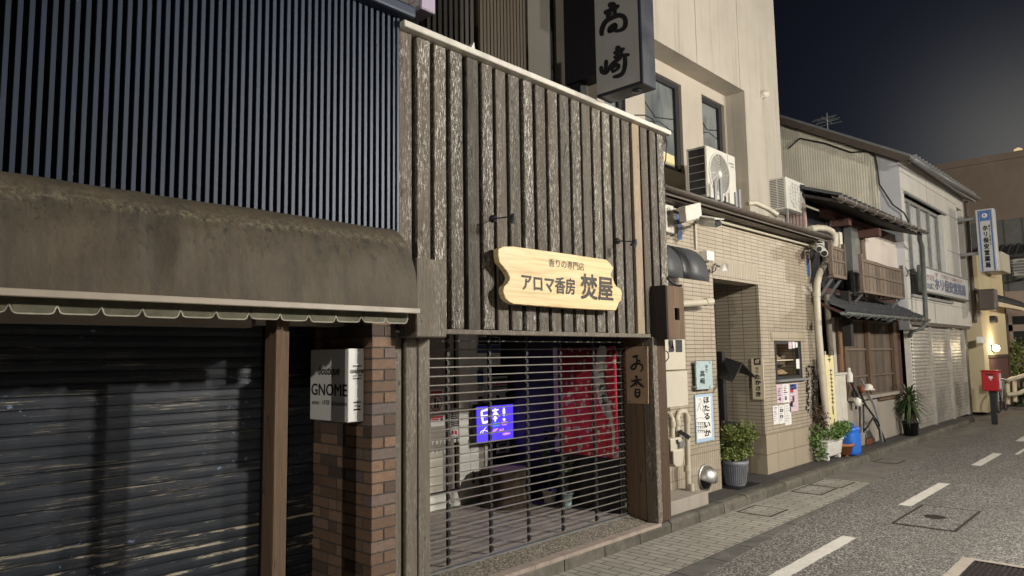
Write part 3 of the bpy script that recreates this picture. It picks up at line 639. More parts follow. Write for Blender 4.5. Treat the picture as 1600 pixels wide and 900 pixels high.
# porch behind the shutter
MB().box(3.3, 7.0, 4.54, 8.2, .06, .196).build('porch_floor', 'porch_floor', ws)
YP = 6.285
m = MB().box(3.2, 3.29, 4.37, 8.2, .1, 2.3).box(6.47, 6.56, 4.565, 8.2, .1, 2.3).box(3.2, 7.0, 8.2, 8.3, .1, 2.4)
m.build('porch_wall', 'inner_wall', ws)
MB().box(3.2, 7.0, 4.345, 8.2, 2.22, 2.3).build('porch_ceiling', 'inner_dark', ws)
m = MB().box(6.445, 6.469, 4.57, 8.1, .197, .775); m.build('low_wall_panel', 'inner_dark', ws)  # thin dark sheet over the lower porch wall, no cabinet stands here
fr = MB()
for x0_, x1_, z0_, z1_ in ((3.3, 6.16, .197, .36), (5.66, 5.83, .36, 2.21), (5.835, 5.97, .36, 2.21), (6.08, 6.20, .36, 2.21)): fr.box(x0_, x1_, YP - .03, YP + .03, z0_, z1_)
dr = fr.build('door_frame', 'door_white', ws)
MB().box(3.3, 5.20, YP - .01, YP + .01, .36, 2.21).box(5.20, 5.42, YP - .01, YP + .01, .36, .84).build('door_panel', 'door_beige', dr); MB().box(5.20, 5.60, YP - .006, YP + .02, .85, 2.21).box(5.425, 5.60, YP - .006, YP + .02, .36, .845).build('door_panel', 'door_grey', dr)
MB().box(3.3, 5.655, YP - .035, YP + .0, .362, .392).build('door_rail', 'dark_metal', dr)
MB().box(5.972, 6.075, YP - .01, YP + .01, .36, 2.21).build('door_panel', 'door_grey', dr)
m = MB().box(5.855, 5.868, YP - .06, YP - .045, .42, .56).box(5.855, 5.868, YP - .05, YP - .03, .43, .44).box(5.855, 5.868, YP - .05, YP - .03, .54, .55); m.build('handle', 'dark_metal', dr)
# things in the porch
def sheet(name, lab, cat, plane, c, box, mat, depth=.003, group=None):
    fn = PY if plane == 'y' else PX; p, q = fn(box[0], (box[1] + box[3]) / 2, c), fn(box[2], (box[1] + box[3]) / 2, c); t, b = fn((box[0] + box[2]) / 2, box[1], c), fn((box[0] + box[2]) / 2, box[3], c)
    m = MB()
    if plane == 'y': m.box(p.x, q.x, c - depth, c, b.z, t.z); loc = ((p.x + q.x) / 2, c, b.z)
    else: m.box(c - depth, c, p.y, q.y, b.z, t.z); loc = (c, (p.y + q.y) / 2, b.z)
    if lab is None: return m
    t_ = thing(name, lab, cat, loc, group); m.build('sheet', mat, t_); return t_
def marks(par, plane, c, items):
    """printed blocks on a sheet: (pixel box, material)"""
    by = {}
    for box, mat in items:
        fn = PY if plane == 'y' else PX; p, q = fn(box[0], box[1], c), fn(box[2], box[3], c); m = by.setdefault(mat, MB())
        if plane == 'y': m.quad((p.x, c, p.z), (q.x, c, p.z), (q.x, c, q.z), (p.x, c, q.z))
        else: m.quad((c, p.y, p.z), (c, q.y, p.z), (c, q.y, q.z), (c, p.y, q.z))
    for mat, m in by.items(): m.build('print', mat, par)
YD = YP - .012
w6 = lambda a, b, c, d: (665 + a / 2.494, 590 + b / 5.294 * 1.0, 665 + c / 2.494, 590 + d / 5.294)
def w4(a, b, c, d): return (660 + a / 4.283, 510 + b / 4.286, 660 + c / 4.283, 510 + d / 4.286)
t = sheet('notice', 'white notice with a red strip and a no-entry figure circle on the door', 'notice', 'y', YD, w4(52, 420, 142, 580), 'paper', group='notices on the porch door')
marks(t, 'y', YD - .005, [(w4(55, 436, 132, 455), 'red_ink'), (w4(78, 480, 92, 550), 'ink'), (w4(98, 500, 110, 550), 'ink')])
m = MB(); c0 = PY(*w4(92, 515, 92, 515)[:2], YD - .006); m.lathe(c0, [(.078, 0), (.089, 0)], 28, 'y'); m.build('ring', 'red_ink', t)
t = sheet('notice', 'small pink-edged notice below the no-entry notice', 'notice', 'y', YD, w4(55, 598, 146, 668), 'paper', group='notices on the porch door'); marks(t, 'y', YD - .005, [(w4(58, 604, 140, 611), 'red_ink'), (w4(62, 622, 112, 626), 'red_ink'), (w4(62, 634, 108, 638), 'red_ink'), (w4(120, 615, 138, 632), 'ink')])
t = sheet('notice', 'tall white notice of text lines on the middle of the porch door', 'notice', 'y', YD, w4(185, 548, 270, 735), 'paper', group='notices on the porch door')
marks(t, 'y', YD - .005, [(w4(190, 560 + k * 13, 262 - (k * 7) % 20, 563 + k * 13), 'red_ink' if k == 1 else 'ink') for k in range(9)] + [(w4(194, 700, 210, 722), 'red_ink'), (w4(216, 700, 232, 722), 'red_ink'), (w4(238, 698, 258, 722), 'pink_paper')])
t = sheet('opening_time_card', 'little pale card with opening time on the porch door', 'notice', 'y', YD, w4(182, 296, 236, 334), 'door_beige'); letter('16:00', 'y', YD - .004, w4(186, 303, 232, 328), 'ink', t, 0, off=.002)
YD2 = YP - .035
t = sheet('poster', 'dark poster with a blue caption strip at the top of the door', 'poster', 'y', YD2, w4(366, 70, 520, 266), 'door_white'); marks(t, 'y', YD2 - .005, [(w4(372, 72, 516, 122), 'ink'), (w4(366, 124, 520, 178), 'blue_ink')])
t = sheet('notice', 'blue little sticker above the white code sheet', 'notice', 'y', YD2, w4(366, 296, 406, 376), 'blue_ink', group='notices on the porch door')
t = sheet('notice', 'white sheet left of the mask notice', 'notice', 'y', YD2, w4(366, 402, 412, 494), 'paper', group='notices on the porch door'); marks(t, 'y', YD2 - .005, [(w4(372, 412, 404, 415), 'ink'), (w4(372, 424, 400, 427), 'ink'), (w4(372, 470, 404, 484), 'ink')])
t = sheet('notice', 'large white mask notice with two small heads above the lit sign', 'notice', 'y', YD2, w4(460, 335, 590, 492), 'paper', group='notices on the porch door'); marks(t, 'y', YD2 - .005, [(w4(466, 350, 566, 362), 'ink'), (w4(466, 385, 576, 388), 'red_ink'), (w4(466, 402, 576, 405), 'ink'), (w4(466, 418, 540, 421), 'ink'), (w4(494, 460, 514, 484), 'ink'), (w4(556, 442, 578, 470), 'ink')])
# door lettering, broken shapes of cut-out vinyl
m = MB()
for row, (yy, n_, hh) in enumerate(((770, 7, 24), (838, 5, 26))):
    for k in range(n_):
        a = 62 + k * 27 + (12 if k > 4 else 0); P_ = lambda u, v: PY(*w4(a + u, yy + v - k * 3, 0, 0)[:2], YD - .004)
        m.add([P_(0, 0), P_(16, -1), P_(16, 5), P_(0, 6)], [(0, 1, 2, 3)]); m.add([P_(2, 7), P_(8, 7), P_(8, hh), P_(2, hh)], [(0, 1, 2, 3)])
        if k % 2: m.add([P_(10, 7), P_(16, 7), P_(15, hh), P_(10, hh)], [(0, 1, 2, 3)])
m.build('vinyl_marks', 'paper', dr)
# lit LED sign
ld = thing('led_sign', 'glowing blue-violet sign board behind the barred shutter', 'lit sign', (6.29, 6.15, .9))
YE = 6.16; lb = (744, 633, 803, 690); p, q = PY(744.5, 660, YE), PY(803, 658, YE); tz, bz = PY(770, 634, YE).z, PY(770, 688.5, YE).z
MB().box(p.x - .02, q.x + .02, YE, YE + .05, bz - .03, tz + .03).build('case', 'black_paint', ld, bevel=.005)
MB().box(p.x, q.x, YE - .006, YE - .001, bz, tz).build('screen', 'led_blue', ld)
e5 = lambda a, b: (735 + a / 11.25, 620 + b / 11.25)
def ebrush(st, mat): brush([(w * 1.25, [e5(*q_) for q_ in pts]) for w, pts in st], PY, YE - .006, mat, ld, .004)
ebrush([(2.6, [(190, 255), (200, 350), (218, 465)]), (2.6, [(190, 255), (260, 235), (320, 225), (325, 320), (325, 420)]), (2.6, [(205, 350), (320, 325)]), (2.8, [(218, 462), (325, 425)]),
        (2.4, [(385, 245), (430, 235), (485, 225)]), (2.6, [(432, 210), (432, 320), (432, 430)]), (2.2, [(428, 260), (410, 310), (385, 340)]), (2.2, [(436, 260), (470, 310), (500, 335)]), (2.2, [(395, 385), (465, 375)]), (2.8, [(585, 200), (585, 330)]), (3.4, [(586, 385), (588, 410)]),
        (0.9, [(170, 650), (185, 610), (230, 590), (290, 600), (340, 630)]), (0.8, [(205, 650), (235, 580), (275, 530)])], 'led_white')
ebrush([(1.2, [(395, 470), (440, 466), (510, 460)]), (1.0, [(395, 515), (510, 500)])], 'led_green')
ebrush([(1.8, [(550, 450), (600, 445), (640, 440)]), (1.2, [(550, 495), (635, 485)]), (2.6, [(395, 610), (430, 585), (470, 560)]), (1.6, [(510, 600), (520, 575), (540, 600), (545, 570)]), (1.4, [(570, 600), (572, 550)]), (2.6, [(570, 660), (620, 650), (690, 640)])], 'led_pink')
m = MB(); pp = PY(798, 640, YE + .02); m.box(6.15, 6.18, YE + .1, YE + .13, .2, 2.2); m.build('pole', 'lilac', ld)
MB().box(6.10, 6.15, YE + .051, YE + .09, bz, tz).build('bracket', 'black_paint', ld)
lp_ = bpy.data.lights.new('led_light', 'AREA'); lp_.energy = 1.1; lp_.color = (.22, .12, 1); lp_.size = .5; lo = bpy.data.objects.new('led_light', lp_); lo.location = ((p.x + q.x) / 2, YE - .03, (bz + tz) / 2); lo.rotation_euler = (math.radians(-90), 0, 0); COL.objects.link(lo)
t = sheet('info_card', 'small white card hanging under the lit sign', 'card', 'y', YE, (776, 691, 796, 708), 'paper'); marks(t, 'y', YE - .005, [((779, 694, 792, 695.5), 'ink'), ((780, 702, 790, 704.5), 'ink')])
# red charm cloth on the porch's right wall
XB = 6.455
bn = thing('wall_hanging', 'red cloth banner printed with rows of small coloured charms', 'banner', (XB, 5.0, .78))
m = MB(); n_ = 24; y0_, y1_ = 5.44, 4.55
vs = []
for k in range(n_ + 1):
    y = y0_ + (y1_ - y0_) * k / n_; o = .003 * math.sin(k * 1.3) - .002; vs += [(XB - .012 + o, y, 2.0), (XB - .016 + o * 1.5, y, .785)]
m.add(vs, [(2 * k, 2 * k + 2, 2 * k + 3, 2 * k + 1) for k in range(n_)], True); m.build('cloth', 'red_cloth', bn, solid=.003)
m = MB().box(XB - .035, XB - .032, 5.375, 5.44, .80, 2.0); m.build('hem', 'pink_paper', bn)
f5 = lambda a, b: (820 + a / 4.5, 520 + b / 4.5)
sc_ = thing('paper_scroll', 'pale curved paper strip with black brush writing over the red cloth', 'scroll', (XB - .04, 4.8, .9))
brush([(14, [f5(548, 105), f5(535, 200), f5(525, 300), f5(540, 420), f5(570, 520), f5(600, 590)]), (4, [f5(600, 600), f5(625, 700), f5(620, 860)])], PX, XB - .04, 'dirty_white', sc_, .002, name='strip')
brush([(2, [f5(525, 280), f5(560, 270), f5(565, 320), f5(530, 315)]), (2, [f5(525, 385), f5(560, 370)]), (2, [f5(540, 360), f5(530, 410), f5(560, 400)]), (2, [f5(535, 450), f5(570, 440)]), (2, [f5(550, 430), f5(555, 500)]), (2, [f5(540, 500), f5(580, 490)])], PX, XB - .04, 'ink', sc_, .006, name='writing')
# tree stump and pots
st = thing('stump_table', 'dark bark-covered stump table in the shadow of the porch', 'stump', (6.08, 5.75, .196))
m = MB(); prof_ = []
c0 = (6.02, 5.86)
rings = [(.30, .197), (.24, .30), (.22, .42), (.25, .56), (.27, .62)]
vs = []; N = 26
for r_, z_ in rings: vs += [(c0[0] + r_ * (1 + .09 * math.sin(5 * a_ + z_ * 4) + .05 * math.sin(9 * a_)) * math.cos(a_), c0[1] + r_ * (1 + .09 * math.sin(5 * a_ + z_ * 4)) * math.sin(a_), z_) for a_ in [2 * math.pi * k / N for k in range(N)]]
m.add(vs, [(i * N + k, i * N + (k + 1) % N, (i + 1) * N + (k + 1) % N, (i + 1) * N + k) for i in range(4) for k in range(N)], True); m.build('trunk', 'bark', st)
MB().add(vs[-N:], [tuple(range(N))]).build('top', 'brown_post', st)
def pot_plant(name, lab, c, r, h, ph, nleaf, mat, pm, group=None, rz=None):
    t = thing(name, lab, 'potted plant', c, group); x, y, z = c
    MB().lathe((x, y, z), [(0, 0), (r * .72, 0), (r * .78, h * .3), (r * .95, h * .93), (r * 1.08, h * .93), (r * 1.08, h), (r * .92, h), (r * .9, h * .9), (0, h * .9)], 28).build('pot', pm, t)
    s_ = MB(); l_ = MB()
    for k in range(9):
        a_ = random.uniform(0, 6.28); tip = Vector((x + math.cos(a_) * r * random.uniform(.2, 1.1), y + math.sin(a_) * r * random.uniform(.2, 1.1), z + h + ph * random.uniform(.5, 1))); b_ = Vector((x + random.uniform(-.03, .03), y, z + h * .9)); s_.tube([b_, (b_ + tip) / 2 + Vector((0, 0, ph * .1)), tip], [.005, .004, .002], 5)
        leaves(l_, [b_.lerp(tip, u_ ** .6) for u_ in [random.uniform(.15, 1) for _ in range(nleaf // 9)]], .045)
    s_.build('stem', 'leaf_dark', t); l_.build('foliage', mat, t); return t
pot_plant('potted_plant', 'leggy plant in a square white pot inside the porch', (6.33, 5.46, .197), .085, .17, .75, 90, 'leaf_dark', 'pot_white', 'plants in the porch')
pot_plant('potted_plant', 'small plant in a pale round pot nearest the shutter inside the porch', (6.33, 5.2, .197), .075, .17, .4, 60, 'leaf_dark', 'plaque_glass', 'plants in the porch')
# carved incense board on the reveal
ob = thing('incense_plaque', 'brown metal plaque with black brush characters on the porch reveal', 'sign', (6.55, 4.36, 1.38))
XO = 6.552; pa = [PX(978, 542, XO), PX(1013, 541, XO), PX(1014, 631, XO), PX(981, 630, XO)]
MB().prism(pa, (-.014, 0, 0)).build('board', 'brass_board', ob, bevel=.002)
m = MB()
for a_, b_ in ((981, 545), (1008, 544), (984, 627), (1010, 628)): c_ = PX(a_, b_, XO - .014); m.lathe(c_, [(.007, 0), (.006, -.003), (0, -.004)], 10, 'x')
m.build('nail', 'dark_metal', ob)
o6 = lambda a, b: (965 + a / 6.926, 530 + b / 6.926)
ok_ = [(14, [(165, 192), (195, 186), (222, 180)]), (12, [(205, 178), (210, 240), (195, 310), (165, 325), (150, 305), (180, 272), (235, 265), (268, 290), (270, 325), (250, 348)]), (13, [(226, 225), (245, 246)]),
       (15, [(195, 405), (215, 405)]), (12, [(150, 455), (210, 445), (262, 436)]), (12, [(207, 412), (207, 500)]), (13, [(205, 455), (180, 490), (140, 516)]), (13, [(215, 455), (250, 495), (286, 516)]), (12, [(195, 540), (194, 600), (215, 625), (238, 600), (240, 548)]), (9, [(198, 542), (238, 545)]), (8, [(198, 582), (236, 576)])]
brush([(w / 3.8, [o6(*q_) for q_ in pts]) for w, pts in ok_], PX, XO - .0145, 'ink', ob, .002)
# main wooden sign board
sb = thing('shop_sign_board', 'pale wooden shop sign board with wavy ends on the weathered boards', 'sign', (5.0, 4.12, 2.3))
s8 = lambda a, b: (640 + a / 3.462, 300 + b / 3.462)
ol = [(480, 308), (510, 294), (560, 294), (700, 313), (880, 338), (1065, 366), (1085, 385), (1101, 408), (1098, 425), (1089, 440), (1090, 455), (1102, 470), (1108, 492), (1120, 510), (1143, 525), (1149, 545), (1146, 585), (1132, 600), (1126, 620), (1116, 641), (980, 635), (750, 620), (565, 606), (540, 595), (518, 575), (512, 555), (506, 535), (512, 510), (530, 495), (541, 475), (542, 458), (530, 435), (508, 405), (486, 380), (480, 345)]
YS = 4.075
MB().prism([PY(*s8(*q_), YS) for q_ in ol], (0, .06, 0)).build('board', 'sign_wood', sb, bevel=.006, seg=2)
q8 = lambda a, b, c, d: (640 + a / 3.462, 300 + b / 3.462, 640 + c / 3.462, 300 + d / 3.462)
letter('香りの専門店', 'y', YS, q8(752, 371, 943, 415), 'brown_ink', sb, .004, space=1.0)
letter('アロマ香房', 'y', YS, q8(607, 455, 893, 543), 'brown_ink', sb, .022); letter('焚屋', 'y', YS, q8(927, 452, 1098, 582), 'brown_ink', sb, .024)
m = MB()
for x in (4.6, 5.5): m.box(x - .05, x + .05, YS + .06, YW, 2.4, 2.7)
m.build('batten', 'charred_wood', sb)
def spot(lab, bpx, hpx, drop):
    b_ = PY(*bpx, 4.2); t = thing('spotlight', lab, 'spotlight', b_, 'spotlights over the shop sign'); h_ = PY(*hpx, 3.93)
    MB().lathe(b_, [(0, -.035), (.030, -.03), (.034, 0)], 16, 'y').build('base', 'black_paint', t)
    MB().tube([b_ + Vector((0, -.03, 0)), b_.lerp(h_, .5), h_], .006, 8).build('arm', 'black_paint', t)
    MB().tube([h_ + Vector((-.005, 0, .02)), h_ + Vector((.0, .01, -.01)), h_ + Vector((-.005, .03, -.05 - drop))], [.018, .028, .034], 14).build('lamp_head', 'dark_metal', t)
spot('black spotlight arm above the left end of the wooden sign', (769, 342), (803, 338), 0); spot('black spotlight arm above the right end of the wooden sign', (963, 377), (993, 377), .0)

# ================================================================== BUILDING SET BACK BEHIND THE INCENSE SHOP
rb = thing('rear_building', 'brown ribbed building set back behind the board-fronted shop', 'building', (6, 6, 0))
m = MB(); x = 2.0
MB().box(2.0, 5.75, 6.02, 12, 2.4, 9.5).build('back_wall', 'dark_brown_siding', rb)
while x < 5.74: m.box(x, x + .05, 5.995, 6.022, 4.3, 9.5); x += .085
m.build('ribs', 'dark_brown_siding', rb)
m = MB(); x = 5.76
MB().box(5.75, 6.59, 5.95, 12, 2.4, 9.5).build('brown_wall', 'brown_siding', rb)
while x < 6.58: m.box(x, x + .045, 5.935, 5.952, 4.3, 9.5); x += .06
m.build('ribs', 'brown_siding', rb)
MB().box(6.592, 7.04, 5.90, 12, 2.4, 9.5).build('pilaster', 'grey_render', rb); MB().box(7.042, 8.2, 6.05, 12, 2.4, 9.5).build('dark_wall', 'inner_wall', rb)
pt = PY(899, 0, 5.9); pb_ = PY(903, 145, 5.9)
pb_ = PX(899, 100, 7.22); m = MB().tube([(7.22, pb_.y, 4.0), (7.22, pb_.y, 9.5)], .045, 12); m.build('downpipe', 'cream_pipe', rb)
m = MB()
for z in (5.8, 7.2): m.box(pb_.x - .055, 7.3, pb_.y - .055, pb_.y + .055, z, z + .03)
m.build('pipe_clip', 'cream_pipe', rb)
tag(MB().prism([PY(735, 76, 4.3), PY(741, 66, 4.3), PY(742, 78, 4.3)], (0, .05, 0)).build('bracket_tip', 'white_paint'), 'small pale pointed stub standing on the white wall coping', 'bracket')
# sign box at the top left, cut by the frame
zs = thing('projecting_sign', 'small projecting sign box with a red seal, cut by the top of the photo', 'sign', (4.4, 4.6, 4.9))
p = PY(658, 12, 4.45); q = PY(681, 24, 4.45); gx2 = p.x
MB().box(gx2, q.x, 4.45, 5.6, p.z, p.z + 1.1).build('box', 'lilac', zs, bevel=.01); MB().box(gx2 - .004, gx2 - .001, 4.47, 5.55, p.z + .03, p.z + 1.06).build('face', 'sign_white', zs)
z6 = lambda a, b: (600 + a / 6.43, b / 6.43)
brush([(w / 6.43, [z6(*q_) for q_ in pts]) for w, pts in [(11, [(85, -40), (72, 20), (50, 105)]), (10, [(135, -20), (112, 45), (165, 30)]), (9, [(165, -10), (130, 50), (88, 112)]), (12, [(92, 112), (160, 62), (222, 42)])]], PX, gx2 - .004, 'ink', zs, .002)
brush([(.7, [z6(*q_) for q_ in pts]) for pts in [[(268, -40), (250, 35), (262, 42), (310, 12), (320, -30)]]], PX, gx2 - .004, 'red_ink', zs, .002, name='seal')

# ================================================================== HIGH PROJECTING SIGN
ks = thing('projecting_sign', 'tall dark-edged vertical sign with two black brush characters', 'sign', (5.8, 3.9, 4.5))
yk = 3.6; xk = PY(1004.7, 130, yk).x; xk2 = PY(1026, 141, yk).x; zk = PY(1004.7, 130, yk).z
y_in = PX(932, 154, xk).y
MB().box(xk, xk2, yk, y_in, zk, zk + 2.4).build('case', 'sign_dark', ks, bevel=.01)
MB().box(xk - .006, xk - .001, yk + .03, y_in - .012, zk + .03, zk + 2.36).build('face', 'sign_grey', ks)
MB().box(xk + .02, xk2 - .02, y_in + .002, y_in + .42, zk + .26, zk + 2.4).build('mount_box', 'black_paint', ks)
MB().box(xk + .05, xk2 - .05, y_in + .25, y_in + .38, 4.40, zk + .259).build('post', 'black_paint', ks)
MB().lathe(((xk + xk2) / 2, 3.75, zk - .001), [(.05, 0), (.05, -.012), (0, -.014)], 20).build('drain_cap', 'sign_dark', ks)
k5 = lambda a, b: (880 + a / 5, b / 5)
tk = [(38, [(380, 28), (384, 55)]), (22, [(325, 102), (380, 76), (432, 45)]), (20, [(350, 98), (352, 150)]), (18, [(403, 75), (406, 125)]), (9, [(362, 112), (385, 106)]), (9, [(362, 132), (388, 124)]),
      (22, [(302, 275), (302, 235), (328, 175), (375, 142), (435, 120), (478, 138), (487, 190), (465, 228), (410, 245)]), (18, [(355, 246), (368, 218), (405, 192), (412, 212), (388, 238), (355, 250)]),
      (20, [(298, 522), (304, 560), (335, 566), (370, 522), (400, 488), (452, 452)]), (18, [(338, 472), (334, 520), (332, 558)]), (28, [(428, 366), (432, 396)]), (18, [(398, 416), (440, 400), (476, 380)]), (14, [(422, 420), (434, 442)]), (13, [(462, 402), (448, 432)]),
      (18, [(398, 450), (450, 436), (515, 427)]), (20, [(482, 440), (484, 500), (470, 562), (440, 590), (395, 602)]), (15, [(382, 555), (390, 528), (428, 506), (434, 528), (402, 555), (384, 562)])]
brush([(w / 3.0, [k5(*q_) for q_ in pts]) for w, pts in tk], PX, xk - .006, 'ink', ks, .002)

# ================================================================== BEIGE CONCRETE BUILDING
cb = thing('concrete_building', 'tall beige rendered building with a window recess above the tiled shop', 'building', (10, 5, 0))
YC, YR = 5.0, 5.34; xr = 12.33; xa = 10.95; zt = 6.24
m = MB().box(7.3, xr, YC, 13, zt, 13).box(xa, xr, YC, 13, 3.9, zt - .001); m.build('front_wall', 'beige_stucco', cb)
p1, p2 = PY(1026, 115, YR), PY(1064, 133, YR); q1, q2 = PY(1096, 148, YR), PY(1131, 165, YR)
wz = (PY(1064, 270, YR).z, p2.z); wz2 = (PY(1131, 262, YR).z, q2.z)
openings = [(7.45, 7.95, 4.75, 5.75), (p1.x - .35, p2.x, wz[0], wz[1]), (q1.x, q2.x, wz2[0], wz2[1])]
m = MB(); xs = [7.3] + [v for o_ in openings for v in o_[:2]] + [xa - .001]
m.box(xs[0], xs[1], YR, 13, 3.9, zt - .002)
for i, o_ in enumerate(openings):
    m.box(o_[0], o_[1], YR, YR + .3, 3.9, o_[2]); m.box(o_[0], o_[1], YR, YR + .3, o_[3], zt - .002); m.box(o_[1], xs[2 * i + 3], YR, YR + .3, 3.9, zt - .002)
m.build('recess_wall', 'recess_stucco', cb)
for i, o_ in enumerate(openings):
    f = MB(); a, b, c, d = o_; w = .07
    f.box(a, b, YR + .05, YR + .12, c, c + w).box(a, b, YR + .05, YR + .12, d - w, d).box(a, a + w, YR + .05, YR + .12, c + w, d - w).box(b - w * 1.4, b, YR + .05, YR + .12, c + w, d - w)
    fo = f.build('window', 'dark_metal', cb)
    MB().box(a + w, b - w, YR + .10, YR + .11, c + w, d - w).build('pane', 'curtain_glass', fo)
    if i:
        m = MB(); tr_ = lambda u, v: Vector((a + w + (b - a - 2 * w) * u, YR + .096, c + w + (d - c - 2 * w) * v))
        MB().quad(tr_(.05, .03), tr_(.95, .03), tr_(.95, .16 if i == 1 else .12), tr_(.05, .20)).build('yellow_sash', 'yellow_cloth', fo)
        m.add([tr_(.1, .22), tr_(.5, .20), tr_(.72, .30), tr_(.55, .42), tr_(.2, .38)], [(0, 1, 2, 3, 4)]); m.build('brown_shade', 'bark' if i == 1 else 'grey_siding', fo)
        m = MB(); m.tube([tr_(.02, .72), tr_(.4, .55), tr_(.95, .62)], .008, 5).tube([tr_(.05, .45), tr_(.5, .52), tr_(.95, .46)], .006, 5); m.build('cable', 'black_paint', fo)
m = MB()
for px in (1085, 1150): p = PY(px, 0, YC); m.box(p.x - .004, p.x + .004, YC - .002, YC + .004, zt, 13)
m.build('wall_joint', 'grey_render', cb)
v_ = PY(1191, 148, YC); t = thing('wall_vent', 'small beige round vent cap high on the beige wall', 'vent', v_)
MB().lathe(v_, [(.07, 0), (.075, -.03), (.055, -.10), (0, -.12)], 16, 'y').build('hood', 'dirty_white', t); MB().box(v_.x - .075, v_.x + .075, v_.y - .012, v_.y - .001, v_.z - .075, v_.z + .075).build('plate', 'dirty_white', t)

# ================================================================== TILED RESTAURANT
T = 4.66
tb = thing('tiled_restaurant', 'low restaurant clad in beige tiles with a recessed entrance', 'building', (9.5, 4.66, .1))
xL, x1, x2, xE = 7.06, 8.93, 10.36, 12.52
SOL = .70
MB().box(xL, x1, T, T + .3, SOL, 3.784).box(xL, x1, T + .3, 5.9, .1, 3.7).build('tile_wall', 'wall_tile', tb)
MB().box(xL, x1, T - .006, T + .299, .08, SOL - .004).build('base_course', 'soldier_tile', tb)
MB().box(x1 + .001, x2 - .001, T, T + .3, 2.955 + .26, 3.784).build('tile_wall', 'wall_tile', tb)
MB().box(x1 + .001, x2 - .001, T - .004, T + .28, 2.94, 2.955 + .258).build('lintel', 'soldier_tile', tb)
a, b, c, d = 10.83, 11.86, 1.485, 2.09
tag(MB().box(x2, a, T, 5.5, SOL, 3.784).box(a, b, T, T + .3, d, 3.784).box(a, b, T, T + .3, SOL, c).box(b, xE, T, 5.5, SOL, 3.784).box(a, b, T + .5, 5.5, SOL, 3.784).build('tile_wall', 'wall_tile', tb))
MB().box(x2 - .008, xE, T - .012, T + .25, .08, SOL - .004).build('stone_base', 'base_stone', tb)
MB().box(x2 - .006, x2 + .2, T + .251, 5.5, .08, SOL - .004).build('base_course', 'soldier_tile', tb)
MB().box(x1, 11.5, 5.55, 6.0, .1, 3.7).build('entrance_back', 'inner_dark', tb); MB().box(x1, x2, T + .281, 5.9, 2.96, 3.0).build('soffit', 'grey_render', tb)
MB().box(xL, x2, T + .3, 5.9, .06, .112).build('entrance_floor', 'dark_asphalt', tb)
# eaves and gutter
m = MB().hexa([(xL - .1, 4.36, 3.80), (12.55, 4.36, 3.80), (12.55, 5.0, 3.98), (xL - .1, 5.0, 3.98)], [(xL - .1, 4.36, 3.86), (12.55, 4.36, 3.86), (12.55, 5.0, 4.05), (xL - .1, 5.0, 4.05)]); m.build('roof', 'gutter_brown', tb)
MB().tube([(xL, T - .05, 3.745), (12.5, T - .05, 3.745)], .022, 8).build('eave_pipe', 'cream_pipe', tb); MB().box(xL, 12.5, 4.42, T + .2, 3.785, 3.80).build('eave_soffit', 'gutter_brown', tb)
pr = [(0, .055 * math.cos(a_), .055 * math.sin(a_)) for a_ in [math.pi + math.pi * k / 10 for k in range(11)]]
m = MB().sweep(pr, (xL - .1, 4.34, 3.885), (12.55, 4.34, 3.885), False, True); gt = m.build('gutter', 'gutter_brown', tb, solid=.006)
m = MB()
for k in range(12): m.box(xL + .1 + k * .47, xL + .125 + k * .47, 4.28, 4.40, 3.885, 3.893)
m.build('gutter_clip', 'gutter_brown', gt)
MB().tube([PY(1104, 336, T - .02), PY(1170, 355, T - .02), PY(1270, 379, T - .02)], .012, 8).build('conduit', 'cream_pipe', tb)
MB().box(a, b, T + .04, T + .5, c - .001, d + .001).build('case_lining', 'dark_metal', tb) if False else None
# display window
dw = MB(); w = .05
dw.box(a, b, T - .01, T + .05, c, c + w).box(a, b, T - .01, T + .05, d - w, d).box(a, a + w, T - .01, T + .05, c + w, d - w).box(b - w * 2.4, b, T - .01, T + .05, c + w, d - w)
dwo = dw.build('display_window', 'dark_metal', tb)
MB().box(a + w, b - w * 2.4, T + .45, T + .47, c + w, d - w).build('case_back', 'tan_render', dwo)
MB().box(a + w, b - w * 2.4, T + .08, T + .44, c + .29, c + .305).build('shelf', 'cream_board', dwo)
m = MB()
for k, (u, z_) in enumerate(((.15, c + .31), (.45, c + .31), (.2, c + .06), (.52, c + .06), (.72, c + .06))):
    x = a + .05 + u * .9; m.lathe((x, T + .22, z_), [(0, 0), (.07, 0), (.115, .03), (.09, .035), (.06, .07), (0, .09)], 14)
m.build('sample_dishes', 'food', dwo)
MB().box(a - .02, b + .06, T - .07, T - .011, c - .035, c).build('sill', 'galvanised', dwo)
for bx_, mt in (((1232, 534, 1237, 545), 'pink_paper'), ((1238, 534, 1242, 544), 'paper'), ((1243, 535, 1246, 543), 'paper'), ((1244, 561, 1249, 576), 'paper')):
    sheet('', None, '', 'y', T - .012, bx_, mt, .002).build('sticker', mt, dwo)
MB().box(a - .12, b + .2, T - .010, T - .001, d + .004, d + .13).build('head_stone', 'base_stone', tb)

